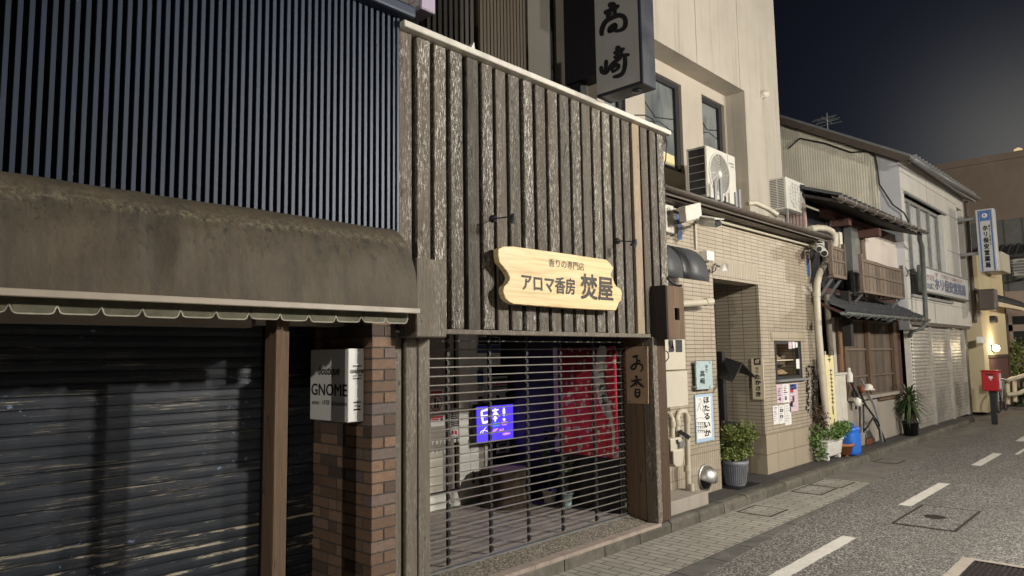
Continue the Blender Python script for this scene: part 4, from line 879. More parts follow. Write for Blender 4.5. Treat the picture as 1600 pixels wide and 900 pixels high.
# wall fittings of the restaurant
mb_ = thing('meter_box', 'two stacked cream meter cabinets beside the weathered post', 'meter box', (7.2, 4.5, 1.25))
YM = 4.42
def pbox(m, box, y0, y1, sh=0):
    p, q = PY(box[0], (box[1] + box[3]) / 2, y0), PY(box[2], (box[1] + box[3]) / 2, y0); t_, b_ = PY((box[0] + box[2]) / 2, box[1], y0).z, PY((box[0] + box[2]) / 2, box[3], y0).z
    m.box(p.x, q.x, y0, y1, b_, t_); return p.x, q.x, b_, t_
e = pbox(MB(), (1036, 530, 1071, 578), YM, T)
m = MB(); r1 = pbox(m, (1036, 530, 1071, 578), YM, T - .001); m.build('upper_cabinet', 'cream_plastic', mb_, bevel=.006)
m = MB(); r2 = pbox(m, (1036, 580, 1075, 636), YM - .012, T - .001); m.build('lower_cabinet', 'cream_plastic', mb_, bevel=.006)
m = MB(); pbox(m, (1045, 531, 1052, 550), YM - .004, YM - .001); m.build('meter_window', 'dark_grille', mb_); m = MB(); pbox(m, (1056, 531, 1066, 550), YM - .004, YM - .001); m.build('meter_window', 'dark_grille', mb_)
sbx = thing('small_cabinet', 'small pale cabinet with a round black mark under the gutter', 'cabinet', (7.3, 4.5, 3.3))
m = MB(); pbox(m, (1030, 316, 1053, 362), T - .10, T - .001); m.build('case', 'dirty_white', sbx, bevel=.006); letter('㊙', 'y', T - .10, (1041, 323, 1048, 337), 'ink', sbx, 0)
t = sheet('address_plate', 'narrow blue address plate near the corner camera box', 'address plate', 'y', T - .002, (1058, 334, 1065, 374), 'blue_paint', group='blue address plates'); letter(list('池の尾町'), 'y', T - .006, (1060, 342, 1063.5, 369), 'paper', t, 0, vertical=True) if False else None
t = sheet('address_plate', 'narrow blue address plate below the far pair of cameras', 'address plate', 'y', T - .002, (1260.5, 404, 1265, 431), 'blue_paint', group='blue address plates')
# camera + box on the corner
cbx = thing('junction_box', 'pale square junction box beside the white security camera', 'junction box', PY(1083, 330, 4.3))
yq = 4.30
MB().prism([PY(1071, 322, yq), PY(1095, 316, yq), PY(1097, 340, yq), PY(1073, 346, yq)], (0, .10, 0)).build('box', 'dirty_white', cbx, bevel=.006)
m = MB().bar(PY(1070, 342, yq + .05), PY(1066, 345, T), .05).box(PY(1063, 335, T).x - .03, PY(1063, 335, T).x + .03, T - .04, T, PY(1063, 346, T).z, PY(1063, 334, T).z); m.build('bracket', 'dark_metal', cbx)
def cctv(lab, wall_px, a_px, b_px, ya, yb_, r, grp='security cameras on the tiled shop'):
    wp = PY(*wall_px, T); A, B = PY(*a_px, ya), PY(*b_px, yb_); t = thing('security_camera', lab, 'security camera', wp, grp); d = (B - A).normalized()
    MB().tube([A, A + d * .01, B - d * .02, B], [r * .8, r, r, r * .9], 16).build('body', 'white_paint', t)
    MB().tube([B - d * .005, B + d * .012], [r * .8, r * .75], 16).build('lens', 'black_paint', t)
    MB().tube([wp, (wp + A) / 2 + Vector((0, -.02, -.03)), A + d * .05], r * .35, 8).build('bracket', 'white_paint', t)
    MB().box(wp.x - .05, wp.x + .05, T - .03, T - .001, wp.z - .05, wp.z + .05).build('base_plate', 'dirty_white', t); return t
t = cctv('white camera with a long sun hood under the corner junction box', (1090, 344), (1096, 346), (1122, 349), 4.38, 4.05, .055)
p = PY(1096, 341, 4.34); q = PY(1124, 346, 4.0); MB().bar(p + Vector((0, 0, .03)), q + Vector((0, 0, .03)), .14, .012).build('sun_hood', 'white_paint', t)
m = MB().tube([PY(1086, 350, T - .02), PY(1087, 372, T - .02), PY(1088, 390, T - .02)], .016, 8); tag(m.build('conduit', 'cream_pipe', tb))
t = cctv('silver bullet camera, upper left of the far pair', (1272, 380), (1272, 383), (1280, 389), 4.52, 4.28, .055); t = cctv('white bullet camera, lower right of the far pair', (1282, 384), (1281, 386), (1288, 396), 4.5, 4.25, .06)
tag(MB().box(PY(1270, 380, T).x, PY(1283, 380, T).x, T - .06, T - .002, PY(1276, 384, T).z, PY(1276, 376, T).z).build('junction_box', 'cream_plastic', bevel=.006), 'cream junction box above the far pair of cameras', 'junction box')
# barrel awning
ba = thing('barrel_awning', 'small barrel-shaped grey and black awning on the tiled wall', 'awning', (7.9, T, 3.0))
zt_, zb_ = PY(1075, 388, T - .3).z + .06, PY(1075, 422, T - .45).z
xs_ = [PY(1030, 400, T - .35).x, PY(1063, 405, T - .4).x, PY(1079, 410, T - .42).x, PY(1106, 412, T - .42).x]
pr = [(0, -(.42) * math.sin(a_), .0 + (zt_ - zb_) * math.cos(a_)) for a_ in [math.pi / 2 * k / 12 for k in range(13)]] + [(0, -.43, -.10)]
for (u, v_), mt in zip(zip(xs_, xs_[1:]), ('sign_dark', 'black_paint', 'sign_dark')):
    MB().sweep(pr, (u + .002, T, zb_), (v_, T, zb_), False, True).build('stripe', 'charcoal_canvas' if mt == 'sign_dark' else mt, ba, solid=.006)
MB().add([(xs_[3] + .002, T + q_[1], zb_ + q_[2]) for q_ in pr] + [(xs_[3] + .002, T, zb_)], [tuple(range(len(pr) + 1))]).build('end_cap', 'charcoal_canvas', ba)
# floodlight and small box
t = thing('wall_box', 'small white square box right of the barrel awning', 'box', PY(1113, 400, T)); m = MB(); pbox(m, (1105, 392, 1116, 407), T - .10, T - .001); m.build('case', 'white_paint', t, bevel=.006)
fl = thing('floodlight', 'small white floodlight on a bracket above the entrance', 'floodlight', PY(1119, 414, T))
A = PY(1133, 417, 4.45); MB().prism([PY(1128, 423, 4.42), PY(1138, 424, 4.36), PY(1139, 412, 4.36), PY(1133, 411, 4.42)], (.0, .05, .01)).build('lamp_head', 'white_paint', fl, bevel=.004)
MB().tube([PY(1117, 412, T), PY(1122, 416, T - .1), A], .014, 8).build('arm', 'galvanised', fl); MB().tube([PY(1106, 422, T), PY(1112, 426, T - .05), PY(1118, 422, T - .06), PY(1119, 416, T - .03)], .008, 6).build('cable', 'dark_metal', fl)
t = thing('pipe_stub', 'short orange-cream pipe stub jutting from behind the wooden beam box', 'pipe', PY(1090, 474, 4.5)); MB().tube([PY(1060, 475, 4.5), PY(1104, 472, 4.5)], .045, 14).build('pipe', 'cream_pipe', t); MB().tube([PY(1101, 472, 4.5), PY(1111, 471, 4.5)], .054, 14).build('socket', 'cream_pipe', t)
# plaque and poster
t = sheet('name_plaque', 'pale blue-green glass name plaque above the white poster', 'plaque', 'y', T - .05, (1086, 564, 1111, 608), 'plaque_glass', .02)
letter(list('髙﨑'), 'y', T - .071, (1094, 579, 1101, 600), 'ink', t, .012, vertical=True); letter(list('割烹'), 'y', T - .071, (1102, 570, 1105.5, 582), 'ink', t, 0, vertical=True)
m = MB()
for a_, b_ in ((1088, 567), (1108.5, 566), (1089, 605), (1109, 604)): m.lathe(PY(a_, b_, T - .071), [(.014, .07), (.014, -.004), (0, -.008)], 10, 'y')
m.build('stud', 'galvanised', t)
t = sheet('wall_poster', 'white framed vertical poster with bold black kana', 'poster', 'y', T - .004, (1085.5, 616, 1113, 690), 'poster_blue', .015)
sheet('', None, '', 'y', T - .0195, (1088, 620, 1111, 685), 'paper', .002).build('paper', 'paper', t)
letter(list('ほたるいか'), 'y', T - .022, (1100, 620, 1109, 681), 'ink', t, .03, vertical=True); letter(list('ほたるいか定食'), 'y', T - .022, (1096.5, 654, 1099, 681), 'ink', t, 0, vertical=True) if False else None
p6 = lambda a_, b_: (1070 + a_ / 6.2, 555 + b_ / 6.2)
brush([(w / 6.2, [p6(*q_) for q_ in pts]) for w, pts in [(3, [(130, 430), (150, 420), (155, 460), (130, 470)]), (3, [(140, 470), (120, 540)]), (3, [(145, 480), (150, 530)]), (3, [(165, 470), (180, 500), (165, 540)]), (3, [(170, 520), (195, 580)]), (2.5, [(110, 620), (140, 606), (185, 612)])] + [(4, [(118 + k * 19, 655 + r_ * 38), (132 + k * 19, 650 + r_ * 38), (126 + k * 19, 680 + r_ * 38)]) for k in range(4) for r_ in range(3)]], PY, T - .0215, 'ink', t, .002, name='small_writing')
# name board on the reveal
t = sheet('name_board', 'tall cream name board with a black square crest in the entrance', 'sign', 'x', x2 - .002, (1176, 560, 1194, 624), 'cream_board', .02)
XB2 = x2 - .023; t6 = lambda a_, b_, c_, d_: (1160 + a_ / 10, 550 + b_ / 10, 1160 + c_ / 10, 550 + d_ / 10)
marks(t, 'x', XB2 - .001, [(t6(176, 100, 288, 200), 'ink')]); brush([(1.5, [(1160 + (208 + k * 22) / 10, 563), (1160 + (204 + k * 22) / 10, 567.5)]) for k in range(3)] + [(1.2, [(1181, 562.6), (1187, 562.2)])], PX, XB2 - .002, 'cream_board', t, .001, name='crest')
letter(list('味処'), 'x', XB2, t6(205, 235, 258, 325), 'brown_ink', t, 0, vertical=True); letter(list('たかさき'), 'x', XB2, t6(205, 350, 292, 690), 'ink', t, .035, vertical=True)
# flyers
ff = [((1213.5, 601, 1222.5, 630), 'pink_paper', 'pink flyer, top left of the flyers under the display window'), ((1222.8, 600, 1232.5, 629), 'paper', 'pale flyer between the pink flyer and the large photo flyer'), ((1233, 599, 1246.5, 643), 'pink_paper', 'largest flyer with dark pictures, on the right under the display window'),
      ((1208, 634, 1216.5, 663), 'paper', 'plain white flyer at the lower left under the display window'), ((1217, 633, 1225.5, 662), 'paper', 'white flyer with four dark prints, middle of the lower row'), ((1226, 631, 1236, 664), 'paper', 'blank white paper slip hanging lowest beside the large flyer')]
for k, (b_, mt, lb_) in enumerate(ff):
    t = sheet('flyer', lb_, 'flyer', 'y', T - .002, b_, mt, .003, 'flyers under the display window'); w_ = b_[2] - b_[0]; it = []
    for r_ in range(7):
        yy = b_[1] + 3 + r_ * (b_[3] - b_[1] - 6) / 7; it.append(((b_[0] + 1.5, yy, b_[0] + w_ * random.uniform(.5, .85), yy + .7), random.choice(('sign_grey', 'lilac', 'ink') if k != 5 else ('sign_pale',))))
    if k == 2: it += [((b_[0] + 1, b_[1] + 1.5, b_[2] - 1.5, b_[1] + 9), 'blue_ink'), ((b_[0] + 1.5, b_[1] + 10, b_[0] + 7, b_[1] + 14), 'red_ink'), ((b_[0] + 5, b_[1] + 20, b_[0] + 8.5, b_[1] + 29), 'red_brown'), ((b_[0] + 2, b_[1] + 28, b_[0] + 6, b_[1] + 36), 'ink')]
    if k == 4: it += [((b_[0] + 2 + dx, b_[1] + 6 + dy, b_[0] + 3.8 + dx, b_[1] + 9.5 + dy), 'ink') for dx in (0, 3) for dy in (0, 10)]
    if k in (0, 1): it += [((b_[0] + 4, b_[1] + 20, b_[0] + 6.5, b_[1] + 25), 'ink'), ((b_[0] + 2.5, b_[1] + 9, b_[0] + 5, b_[1] + 11), 'red_ink')]
    marks(t, 'y', T - .006, it)
# metal wall lettering
wa = thing('metal_wall_lettering', 'black cut-metal calligraphy panel on the tiles beside the drainpipe', 'wall art', PY(1270, 645, T))
st_ = []
for k in range(17):
    y_ = 572 + k * 4.3; x_ = 1259 + random.uniform(0, 3)
    st_ += [(1.1, [(x_, y_), (x_ + random.uniform(3, 6), y_ + random.uniform(-1, 1.5))]), (1.0, [(x_ + random.uniform(1, 4), y_ - 2), (x_ + random.uniform(0, 5), y_ + 3)])]
for k in range(26):
    y_ = 572 + k * 2.7; x_ = 1267 + random.uniform(0, 3); st_ += [(1.2, [(x_, y_), (x_ + random.uniform(2, 6), y_ + random.uniform(-.6, 1)), (x_ + random.uniform(1, 6), y_ + 3)])]
for k in range(10): x_ = 1275 + random.uniform(0, 6); st_ += [(.8, [(x_, 572 + k * 7), (x_ + random.uniform(-2, 2), 580 + k * 6.6)])]
st_ += [(3.2, [(1262, 606), (1261.5, 612)]), (1.6, [(1277, 612), (1283, 625), (1279, 642), (1272, 636), (1270, 620), (1276, 612)]), (1.4, [(1276, 614), (1275, 640)])]
o = brush(st_, PY, T - .012, 'black_paint', wa, .0); 
m_ = o.modifiers.new('solid', 'SOLIDIFY'); m_.thickness = .006
# gas meter, its pipes and block
blk = thing('meter_plinth', 'rough concrete block beneath the gas pipes', 'concrete block', (7.4, 4.45, .1))
p, q = PY(1046, 775, 4.285), PY(1107, 768, 4.285)
MB().box(6.99, 7.88, 4.285, T - .007, .09, PY(1104, 768, 4.285).z).build('block', 'plinth_concrete', blk, bevel=.012, seg=2)
gm = thing('gas_meter', 'cream gas meter hanging from bent cream pipes', 'gas meter', PY(1060, 730, 4.45))
yg = 4.46
m = MB(); pbox(m, (1048, 684, 1069, 704), yg - .08, yg + .08); m.build('case', 'cream_plastic', gm, bevel=.012, seg=2)
pp = [PY(a_, b_, yg - .09) for a_, b_ in ((1052, 704), (1069, 702), (1068, 722), (1064, 729), (1057, 730), (1053, 725))]; MB().prism(pp, (0, .15, 0)).build('cover', 'cream_plastic', gm, bevel=.012, seg=2)
m = MB(); pbox(m, (1062, 690, 1071, 699), yg - .11, yg - .081); m.build('display', 'grey_metal', gm, bevel=.004); m = MB(); pbox(m, (1056.5, 687, 1060, 693), yg - .084, yg - .081); m.build('dial', 'black_paint', gm)
MB().bar(PY(1061, 674, yg - .05), PY(1077, 684, yg - .14), .05, .05).build('reader', 'dark_metal', gm)
gp = thing('gas_pipe', 'bent cream gas pipes rising from the concrete block', 'pipe', PY(1073, 766, 4.5))
yp_ = 4.5
MB().tube([PY(1058, 684, yp_ - .04), PY(1058, 652, yp_ - .04), PY(1060, 645, yp_ - .02), PY(1065, 642, yp_), PY(1070, 643, yp_), PY(1073, 650, yp_), PY(1074, 700, yp_), PY(1075.5, 768, yp_)], .034, 12).build('pipe', 'cream_pipe', gp)
MB().tube([PY(1050, 684, yp_ - .04), PY(1050, 655, yp_ - .04), PY(1047, 648, yp_), PY(1040, 646, yp_ + .05)], .034, 12).build('pipe', 'cream_pipe', gp)
m = MB()
for a_, b_ in ((1074, 732), (1073.5, 655), (1058, 660), (1050, 662)): c_ = PY(a_, b_, yp_ - (.04 if a_ < 1070 else 0)); m.tube([c_ - Vector((0, 0, .035)), c_ + Vector((0, 0, .035))], .043, 12)
m.build('coupling', 'cream_pipe', gp)
c_ = PY(1081, 768, yp_ - .06); MB().tube([c_ - Vector((0, 0, .04)), c_ + Vector((0, 0, .09))], [.03, .028], 10).build('stub', 'cream_pipe', gp)
# round vent hood
vh = thing('vent_hood', 'shiny metal dome vent hood low on the tiled wall', 'vent hood', PY(1105, 746, T))
c_ = PY(1101, 746, T - .007); R_ = .155
MB().lathe(c_, [(0, 0), (R_ * 1.12, 0), (R_ * 1.12, -.02), (R_, -.022)], 28, 'y').build('flange', 'chrome', vh)
m = MB(); vs = []; N1, N2 = 20, 10
for i in range(N2 + 1):
    for k in range(N1 + 1):
        th = math.pi * i / N2; ph = (math.pi * .62) * k / N1   # dome open underneath
        vs.append(c_ + Vector((R_ * math.cos(th) * 1.0 if False else R_ * math.cos(th), -.02 - R_ * .95 * math.sin(th) * math.sin(ph), R_ * math.sin(th) * math.cos(ph))))
m.add(vs, [(i * (N1 + 1) + k, (i + 1) * (N1 + 1) + k, (i + 1) * (N1 + 1) + k + 1, i * (N1 + 1) + k + 1) for i in range(N2) for k in range(N1)], True); m.build('dome', 'chrome', vh, solid=.003)
MB().lathe(c_ + Vector((0, -.003, 0)), [(0, -.021), (R_ * .93, -.021)], 24, 'y').build('opening', 'black_paint', vh)
# black menu stand with a little roof
ms = thing('roofed_menu_post', 'black post with a small tilted gable roof in the entrance', 'menu stand', PZ(1128, 690, .11))
pt, pb2 = PY(1126, 549, 4.74), PY(1127.5, 690, 4.74)
MB().box(pt.x - .045, pt.x + .045, 4.70, 4.78, .11, pt.z).build('post', 'black_paint', ms)
A0, A1 = PY(1128, 558, 4.78), PY(1160, 568, 4.44); B0, B1 = PY(1119.5, 589, 4.68), PY(1145, 597, 4.34); C1 = PY(1181, 590, 4.52); C0 = A0 + (C1 - A1)
MB().quad(A0, A1, B1, B0).build('roof_panel', 'black_paint', ms, solid=.014); MB().quad(A0 + Vector((0, .0, .003)), A1 + Vector((0, 0, .003)), C1, C0).build('roof_panel', 'black_paint', ms, solid=.014)
MB().bar(PY(1127, 659, 4.72), PY(1156, 663, 4.5), .05, .045).build('lower_arm', 'black_paint', ms)
# small step stones
for k, (a_, b_) in enumerate(((1172, 735), (1184, 737), (1196, 735))):
    c_ = PZ(a_, b_ - 2, .11); tag(MB().lathe(c_, [(.0, 0), (.085, 0), (.09, .05), (.075, .10), (0, .105)], 9).build('stone_block', 'plinth_concrete'), ['rough stone block closest to the grey plant pot', 'middle rough stone block at the foot of the entrance wall', 'stone block against the smooth corner base'][k], 'stone', 'stones at the entrance corner')

# ================================================================== AIR CONDITIONERS ON THE RESTAURANT ROOF
def louvres(m, x0, x1, y, z0, z1, n): 
    for k in range(n): z = z0 + (z1 - z0) * (k + .5) / n; m.box(x0, x1, y - .004, y + .004, z - .004, z + .004)
a1 = thing('air_conditioner', 'white outdoor air conditioner with a big round fan below the recessed windows', 'air conditioner', (9.2, 4.7, 4.05), 'outdoor air conditioners')
yf = 4.6; X0, X1 = PY(1105, 260, yf).x, PY(1150, 280, yf).x; Z0, Z1 = PY(1107, 307, yf).z, PY(1105, 227, yf).z
MB().box(X0, X1, yf, yf + .30, Z0, Z1).build('case', 'ac_white', a1, bevel=.012, seg=2)
fc = (X0 + (X1 - X0) * .40, yf - .004, (Z0 + Z1) / 2 + .01); R_ = (Z1 - Z0) * .40
MB().lathe(fc, [(R_ * 1.06, .003), (R_ * 1.06, -.008), (R_ * .98, -.010), (R_ * .98, .003)], 32, 'y').build('fan_ring', 'ac_white', a1)
g = MB(); 
for k in range(13): r_ = R_ * (k + 1) / 13.5; g.lathe(fc, [(r_ - .003, -.008), (r_ + .003, -.008), (r_ + .003, -.012), (r_ - .003, -.012)], 32, 'y')
for k in range(16): a_ = k * math.pi / 8; g.bar((fc[0] + .05 * math.cos(a_), fc[1] - .01, fc[2] + .05 * math.sin(a_)), (fc[0] + R_ * math.cos(a_ + .5), fc[1] - .01, fc[2] + R_ * math.sin(a_ + .5)), .005)
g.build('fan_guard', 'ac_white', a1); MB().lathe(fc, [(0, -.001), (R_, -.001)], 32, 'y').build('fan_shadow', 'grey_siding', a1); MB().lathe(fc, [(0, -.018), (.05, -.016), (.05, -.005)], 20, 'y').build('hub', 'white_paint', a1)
m = MB().box(X0 - .004, X0 - .001, yf + .03, yf + .28, Z0 + .03, Z1 - .03); m.build('coil', 'dark_grille', a1)
m = MB()
for k in range(7): z = Z0 + .03 + (Z1 - Z0 - .06) * k / 6; m.box(X0 - .014, X0 - .005, yf + .02, yf + .30, z - .004, z + .004)
for y in (yf + .02, yf + .29): m.box(X0 - .016, X0 - .005, y - .008, y + .008, Z0, Z1)
m.build('side_guard', 'ac_white', a1)
MB().box(X1 - .24, X1 - .235, yf - .003, yf + .0, Z0 + .02, Z1 - .02).build('panel_seam', 'grey_metal', a1)
m = MB().box(X1 - .20, X1 - .06, yf - .003, yf - .001, Z1 - .14, Z1 - .12).box(X1 - .16, X1 - .06, yf - .003, yf - .001, Z1 - .18, Z1 - .165); m.build('badge', 'grey_metal', a1)
m = MB()
for x in (X0 + .1, X1 - .12): m.box(x, x + .05, yf - .02, yf + .34, 3.98, Z0 - .001)
m.build('foot', 'galvanised', a1)
for k, (px, py, h_) in enumerate(((1118, 303, .30), (1127, 306, .36), (1150, 312, .24), (1156, 318, .34))):
    c_ = PY(px, py + 4, 4.42); tag(MB().box(c_.x - .03, c_.x + .03, 4.41, 4.43, c_.z - .10, c_.z + h_ - .10).build('steel_bracket', 'galvanised'), ['short upright steel strip, first from the left under the fan unit', 'taller upright steel strip, second from the left under the fan unit', 'short upright steel strip under the right corner of the fan unit', 'upright steel strip just right of the fan unit'][k], 'bracket', 'steel strips along the gutter')
a2 = thing('air_conditioner', 'smaller louvred outdoor air conditioner on a frame at the roof end', 'air conditioner', (12.1, 4.8, 4.3), 'outdoor air conditioners')
yf = 4.72; X0, X1 = PY(1229, 300, yf).x, PY(1258, 310, yf).x; Z0, Z1 = PY(1229, 325, yf).z, PY(1229, 276, yf).z
MB().box(X0, X1, yf, yf + .32, Z0, Z1).build('case', 'ac_white', a2, bevel=.012, seg=2)
m = MB()
for k in range(17):
    z = Z0 + .04 + (Z1 - Z0 - .08) * k / 16
    for y0_, y1_ in ((yf + .04, yf + .15), (yf + .17, yf + .28)): m.box(X0 - .004, X0 - .001, y0_, y1_, z - .006, z + .006)
m.build('louvre', 'dark_grille', a2)
fc = (X0 + (X1 - X0) * .45, yf - .004, (Z0 + Z1) / 2); R_ = (Z1 - Z0) * .42
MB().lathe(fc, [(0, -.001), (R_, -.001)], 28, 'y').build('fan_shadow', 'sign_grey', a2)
g = MB()
for k in range(7): z = fc[2] - R_ + 2 * R_ * (k + .5) / 7; hw = math.sqrt(max(0, R_ ** 2 - (z - fc[2]) ** 2)); g.box(fc[0] - hw, fc[0] + hw, yf - .014, yf - .006, z - .007, z + .007)
for k in range(3): x = fc[0] - R_ * .5 + R_ * .5 * k; g.box(x - .005, x + .005, yf - .016, yf - .008, fc[2] - R_ * .85, fc[2] + R_ * .85)
g.build('fan_guard', 'ac_white', a2); MB().box(X1 - .10, X1 - .05, yf - .003, yf - .001, Z1 - .14, Z1 - .07).build('badge', 'blue_ink', a2)
fm = MB()
for x in (X0 + .02, X1 - .02):
    for y in (yf + .01, yf + .31): fm.box(x - .012, x + .012, y - .012, y + .012, 3.86, Z0 - .002)
for z in (Z0 - .02, 4.08): fm.box(X0, X1, yf, yf + .02, z - .012, z).box(X0, X1, yf + .3, yf + .32, z - .012, z).box(X0, X0 + .02, yf + .021, yf + .299, z - .012, z).box(X1 - .02, X1, yf + .021, yf + .299, z - .012, z)
fm.build('stand', 'galvanised', a2)
t = thing('pipe_duct', 'pale plastic pipe duct lying along the roof behind the gutter', 'duct', (11, 4.7, 4.0)); MB().tube([PY(1168, 318, 4.75), PY(1180, 317, 4.7), PY(1200, 326, 4.6), PY(1215, 336, 4.5)], .04, 10).build('duct', 'cream_pipe', t)
t = thing('loose_cable', 'thin cables hanging down the end of the board wall', 'cable', (7.06, 4.2, 3))
MB().tube([PY(1037, 205, 4.22), PY(1042, 222, 4.2), PY(1040, 250, 4.2), PY(1036, 262, 4.22), PY(1038, 290, 4.2), PY(1040, 312, 4.24)], .008, 6).tube([PY(992, 180, 4.3), PY(1008, 180, 4.3), PY(1020, 186, 4.3), PY(1024, 194, 4.3)], .008, 6).build('cable', 'dark_metal', t)
tag(MB().tube([PY(1042, 434, 4.2), PY(1050, 442, 4.2), PY(1058, 447, 4.15), PY(1066, 446, 4.1)], .015, 8).build('cable', 'black_paint'), 'black cable stub over the right beam box', 'cable')
tag(MB().tube([PY(1040, 548, 4.05), PY(1044, 551, 4.0), PY(1045, 559, 4.0), PY(1040, 565, 4.05)], .006, 6).tube([PY(1045, 534, 4.1), PY(1050, 545, 4.1), PY(1051, 536, 4.1), PY(1053, 548, 4.1)], .006, 6).build('cable', 'black_paint'), 'thin dark cable loops under the right beam box', 'cable')

# ================================================================== PLANTS AND POTS AT THE RESTAURANT
t = thing('potted_bush', 'dense round green bush in a ribbed grey pot by the entrance', 'potted bush', PZ(1150, 762, .11))
pc = PZ(1149, 758, .11); rr = .185
MB().lathe(pc, [(0, .002), (rr * .70, .002), (rr * .72, .02), (rr * .92, .28), (rr * 1.0, .29), (rr * 1.0, .335), (rr * .92, .335), (rr * .88, .29), (0, .28)], 40).build('pot', 'pot_grey', t)
m = MB()
for k in range(34): a_ = 2 * math.pi * k / 34; m.bar(pc + Vector((rr * .735 * math.cos(a_), rr * .735 * math.sin(a_), .03)), pc + Vector((rr * .915 * math.cos(a_), rr * .915 * math.sin(a_), .27)), .014, .010)
m.build('ribs', 'pot_grey', t)
m = MB(); leaves(m, blob(pc + Vector((.02, 0, .56)), .34, .34, .29, 3600, .1), .022); leaves(m, blob(pc + Vector((.30, -.02, .42)), .16, .15, .12, 300), .022); leaves(m, blob(pc + Vector((-.2, .02, .50)), .18, .2, .18, 400), .022); m.build('foliage', 'leaf_green', t)
m = MB()
for k in range(12): a_ = random.uniform(0, 6.28); m.tube([pc + Vector((0, 0, .28)), pc + Vector((.12 * math.cos(a_), .12 * math.sin(a_), .46)), pc + Vector((.24 * math.cos(a_), .24 * math.sin(a_), .68))], [.008, .006, .003], 5)
m.build('stem', 'bark', t)
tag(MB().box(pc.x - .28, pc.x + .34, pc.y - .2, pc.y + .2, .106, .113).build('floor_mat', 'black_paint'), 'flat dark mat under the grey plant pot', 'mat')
# white planter
t = thing('planter_box', 'white footed planter full of bright green leaves', 'planter', PZ(1290, 722, .11))
A, B = PZ(1269, 719, .11), PZ(1311, 716, .11); px0_, py0_ = A.x - .02, 4.40; L_ = .70; wd = .28
def tub(x0, y0, z0, L, w, h, fl_):
    i = fl_; return MB().hexa([(x0 + i, y0 + i, z0), (x0 + L - i, y0 + i, z0), (x0 + L - i, y0 + w - i, z0), (x0 + i, y0 + w - i, z0)], [(x0, y0, z0 + h), (x0 + L, y0, z0 + h), (x0 + L, y0 + w, z0 + h), (x0, y0 + w, z0 + h)])
tub(px0_, py0_, .17, L_, wd, .24, .03).build('box', 'pot_white', t, bevel=.02, seg=2); MB().box(px0_ - .015, px0_ + L_ + .015, py0_ - .015, py0_ + wd + .015, .412, .44).build('lip', 'pot_white', t, bevel=.008)
for fx in (px0_ + .05, px0_ + L_ - .13):
    MB().box(fx, fx + .08, py0_ + .03, py0_ + wd - .03, .11, .169).build('foot', 'pot_white', t, bevel=.01)
m = MB(); c_ = Vector((px0_ + L_ / 2 + .02, py0_ + wd / 2, .58)); leaves(m, blob(c_, .56, .34, .23, 2200, .1), .044, long=1.4); leaves(m, blob(c_ + Vector((-.42, 0, -.16)), .16, .2, .3, 260), .042, long=1.4); m.build('foliage', 'leaf_bright', t)
t = thing('shrub', 'reddish brown shrub rising behind the white planter', 'shrub', PZ(1280, 708, .11)); sc0 = PY(1280, 662, 4.58)
m = MB(); leaves(m, blob(sc0, .30, .16, .34, 700, .05), .030); m.build('foliage', 'leaf_red', t)
m = MB(); 
for k in range(6): m.tube([(sc0.x + random.uniform(-.05, .05), sc0.y, .11), (sc0.x + random.uniform(-.15, .15), sc0.y, .6), (sc0.x + random.uniform(-.25, .25), sc0.y, 1.15)], [.012, .01, .004], 5)
m.build('stem', 'bark', t)
t = thing('clay_planter', 'low terracotta planter between the white planter and the blue canister', 'planter', PZ(1322, 714, .11)); c_ = PZ(1318, 712, .11)
MB().lathe(c_ + Vector((0, .03, 0)), [(0, .03), (.15, .03), (.19, .17), (.215, .17), (.215, .215), (.19, .215), (.18, .18), (0, .17)], 24).build('pot', 'terracotta', t)
m = MB()
for k in range(3): a_ = k * 2.1; m.box(c_.x + .12 * math.cos(a_) - .02, c_.x + .12 * math.cos(a_) + .02, c_.y + .03 + .12 * math.sin(a_) - .02, c_.y + .03 + .12 * math.sin(a_) + .02, .107, .14)
m.build('feet', 'terracotta', t)
# big drainpipe
t = thing('drainpipe', 'fat cream drainpipe curving over the restaurant corner', 'drainpipe', PY(1300, 690, 4.5)); yd = 4.5
path = [PY(*q_, yd) for q_ in ((1266, 358), (1278, 356), (1290, 357), (1299, 361), (1304, 369), (1305, 380), (1300, 394), (1290, 410), (1281, 426), (1277, 442), (1276, 460), (1279, 520), (1284, 580), (1290, 640), (1294, 700))]
MB().tube(path, .056, 16).build('pipe', 'cream_pipe', t)
m = MB()
for i in (4, 10, 12): d = (path[i + 1] - path[i]).normalized(); m.tube([path[i] - d * .04, path[i] + d * .04], .065, 16)
m.build('collar', 'cream_pipe', t); m = MB(); c_ = PY(1313, 382, 4.5); m.box(c_.x - .10, c_.x + .04, 4.47, 4.53, c_.z - .12, c_.z + .22); m.build('clip_plate', 'cream_plastic', t)
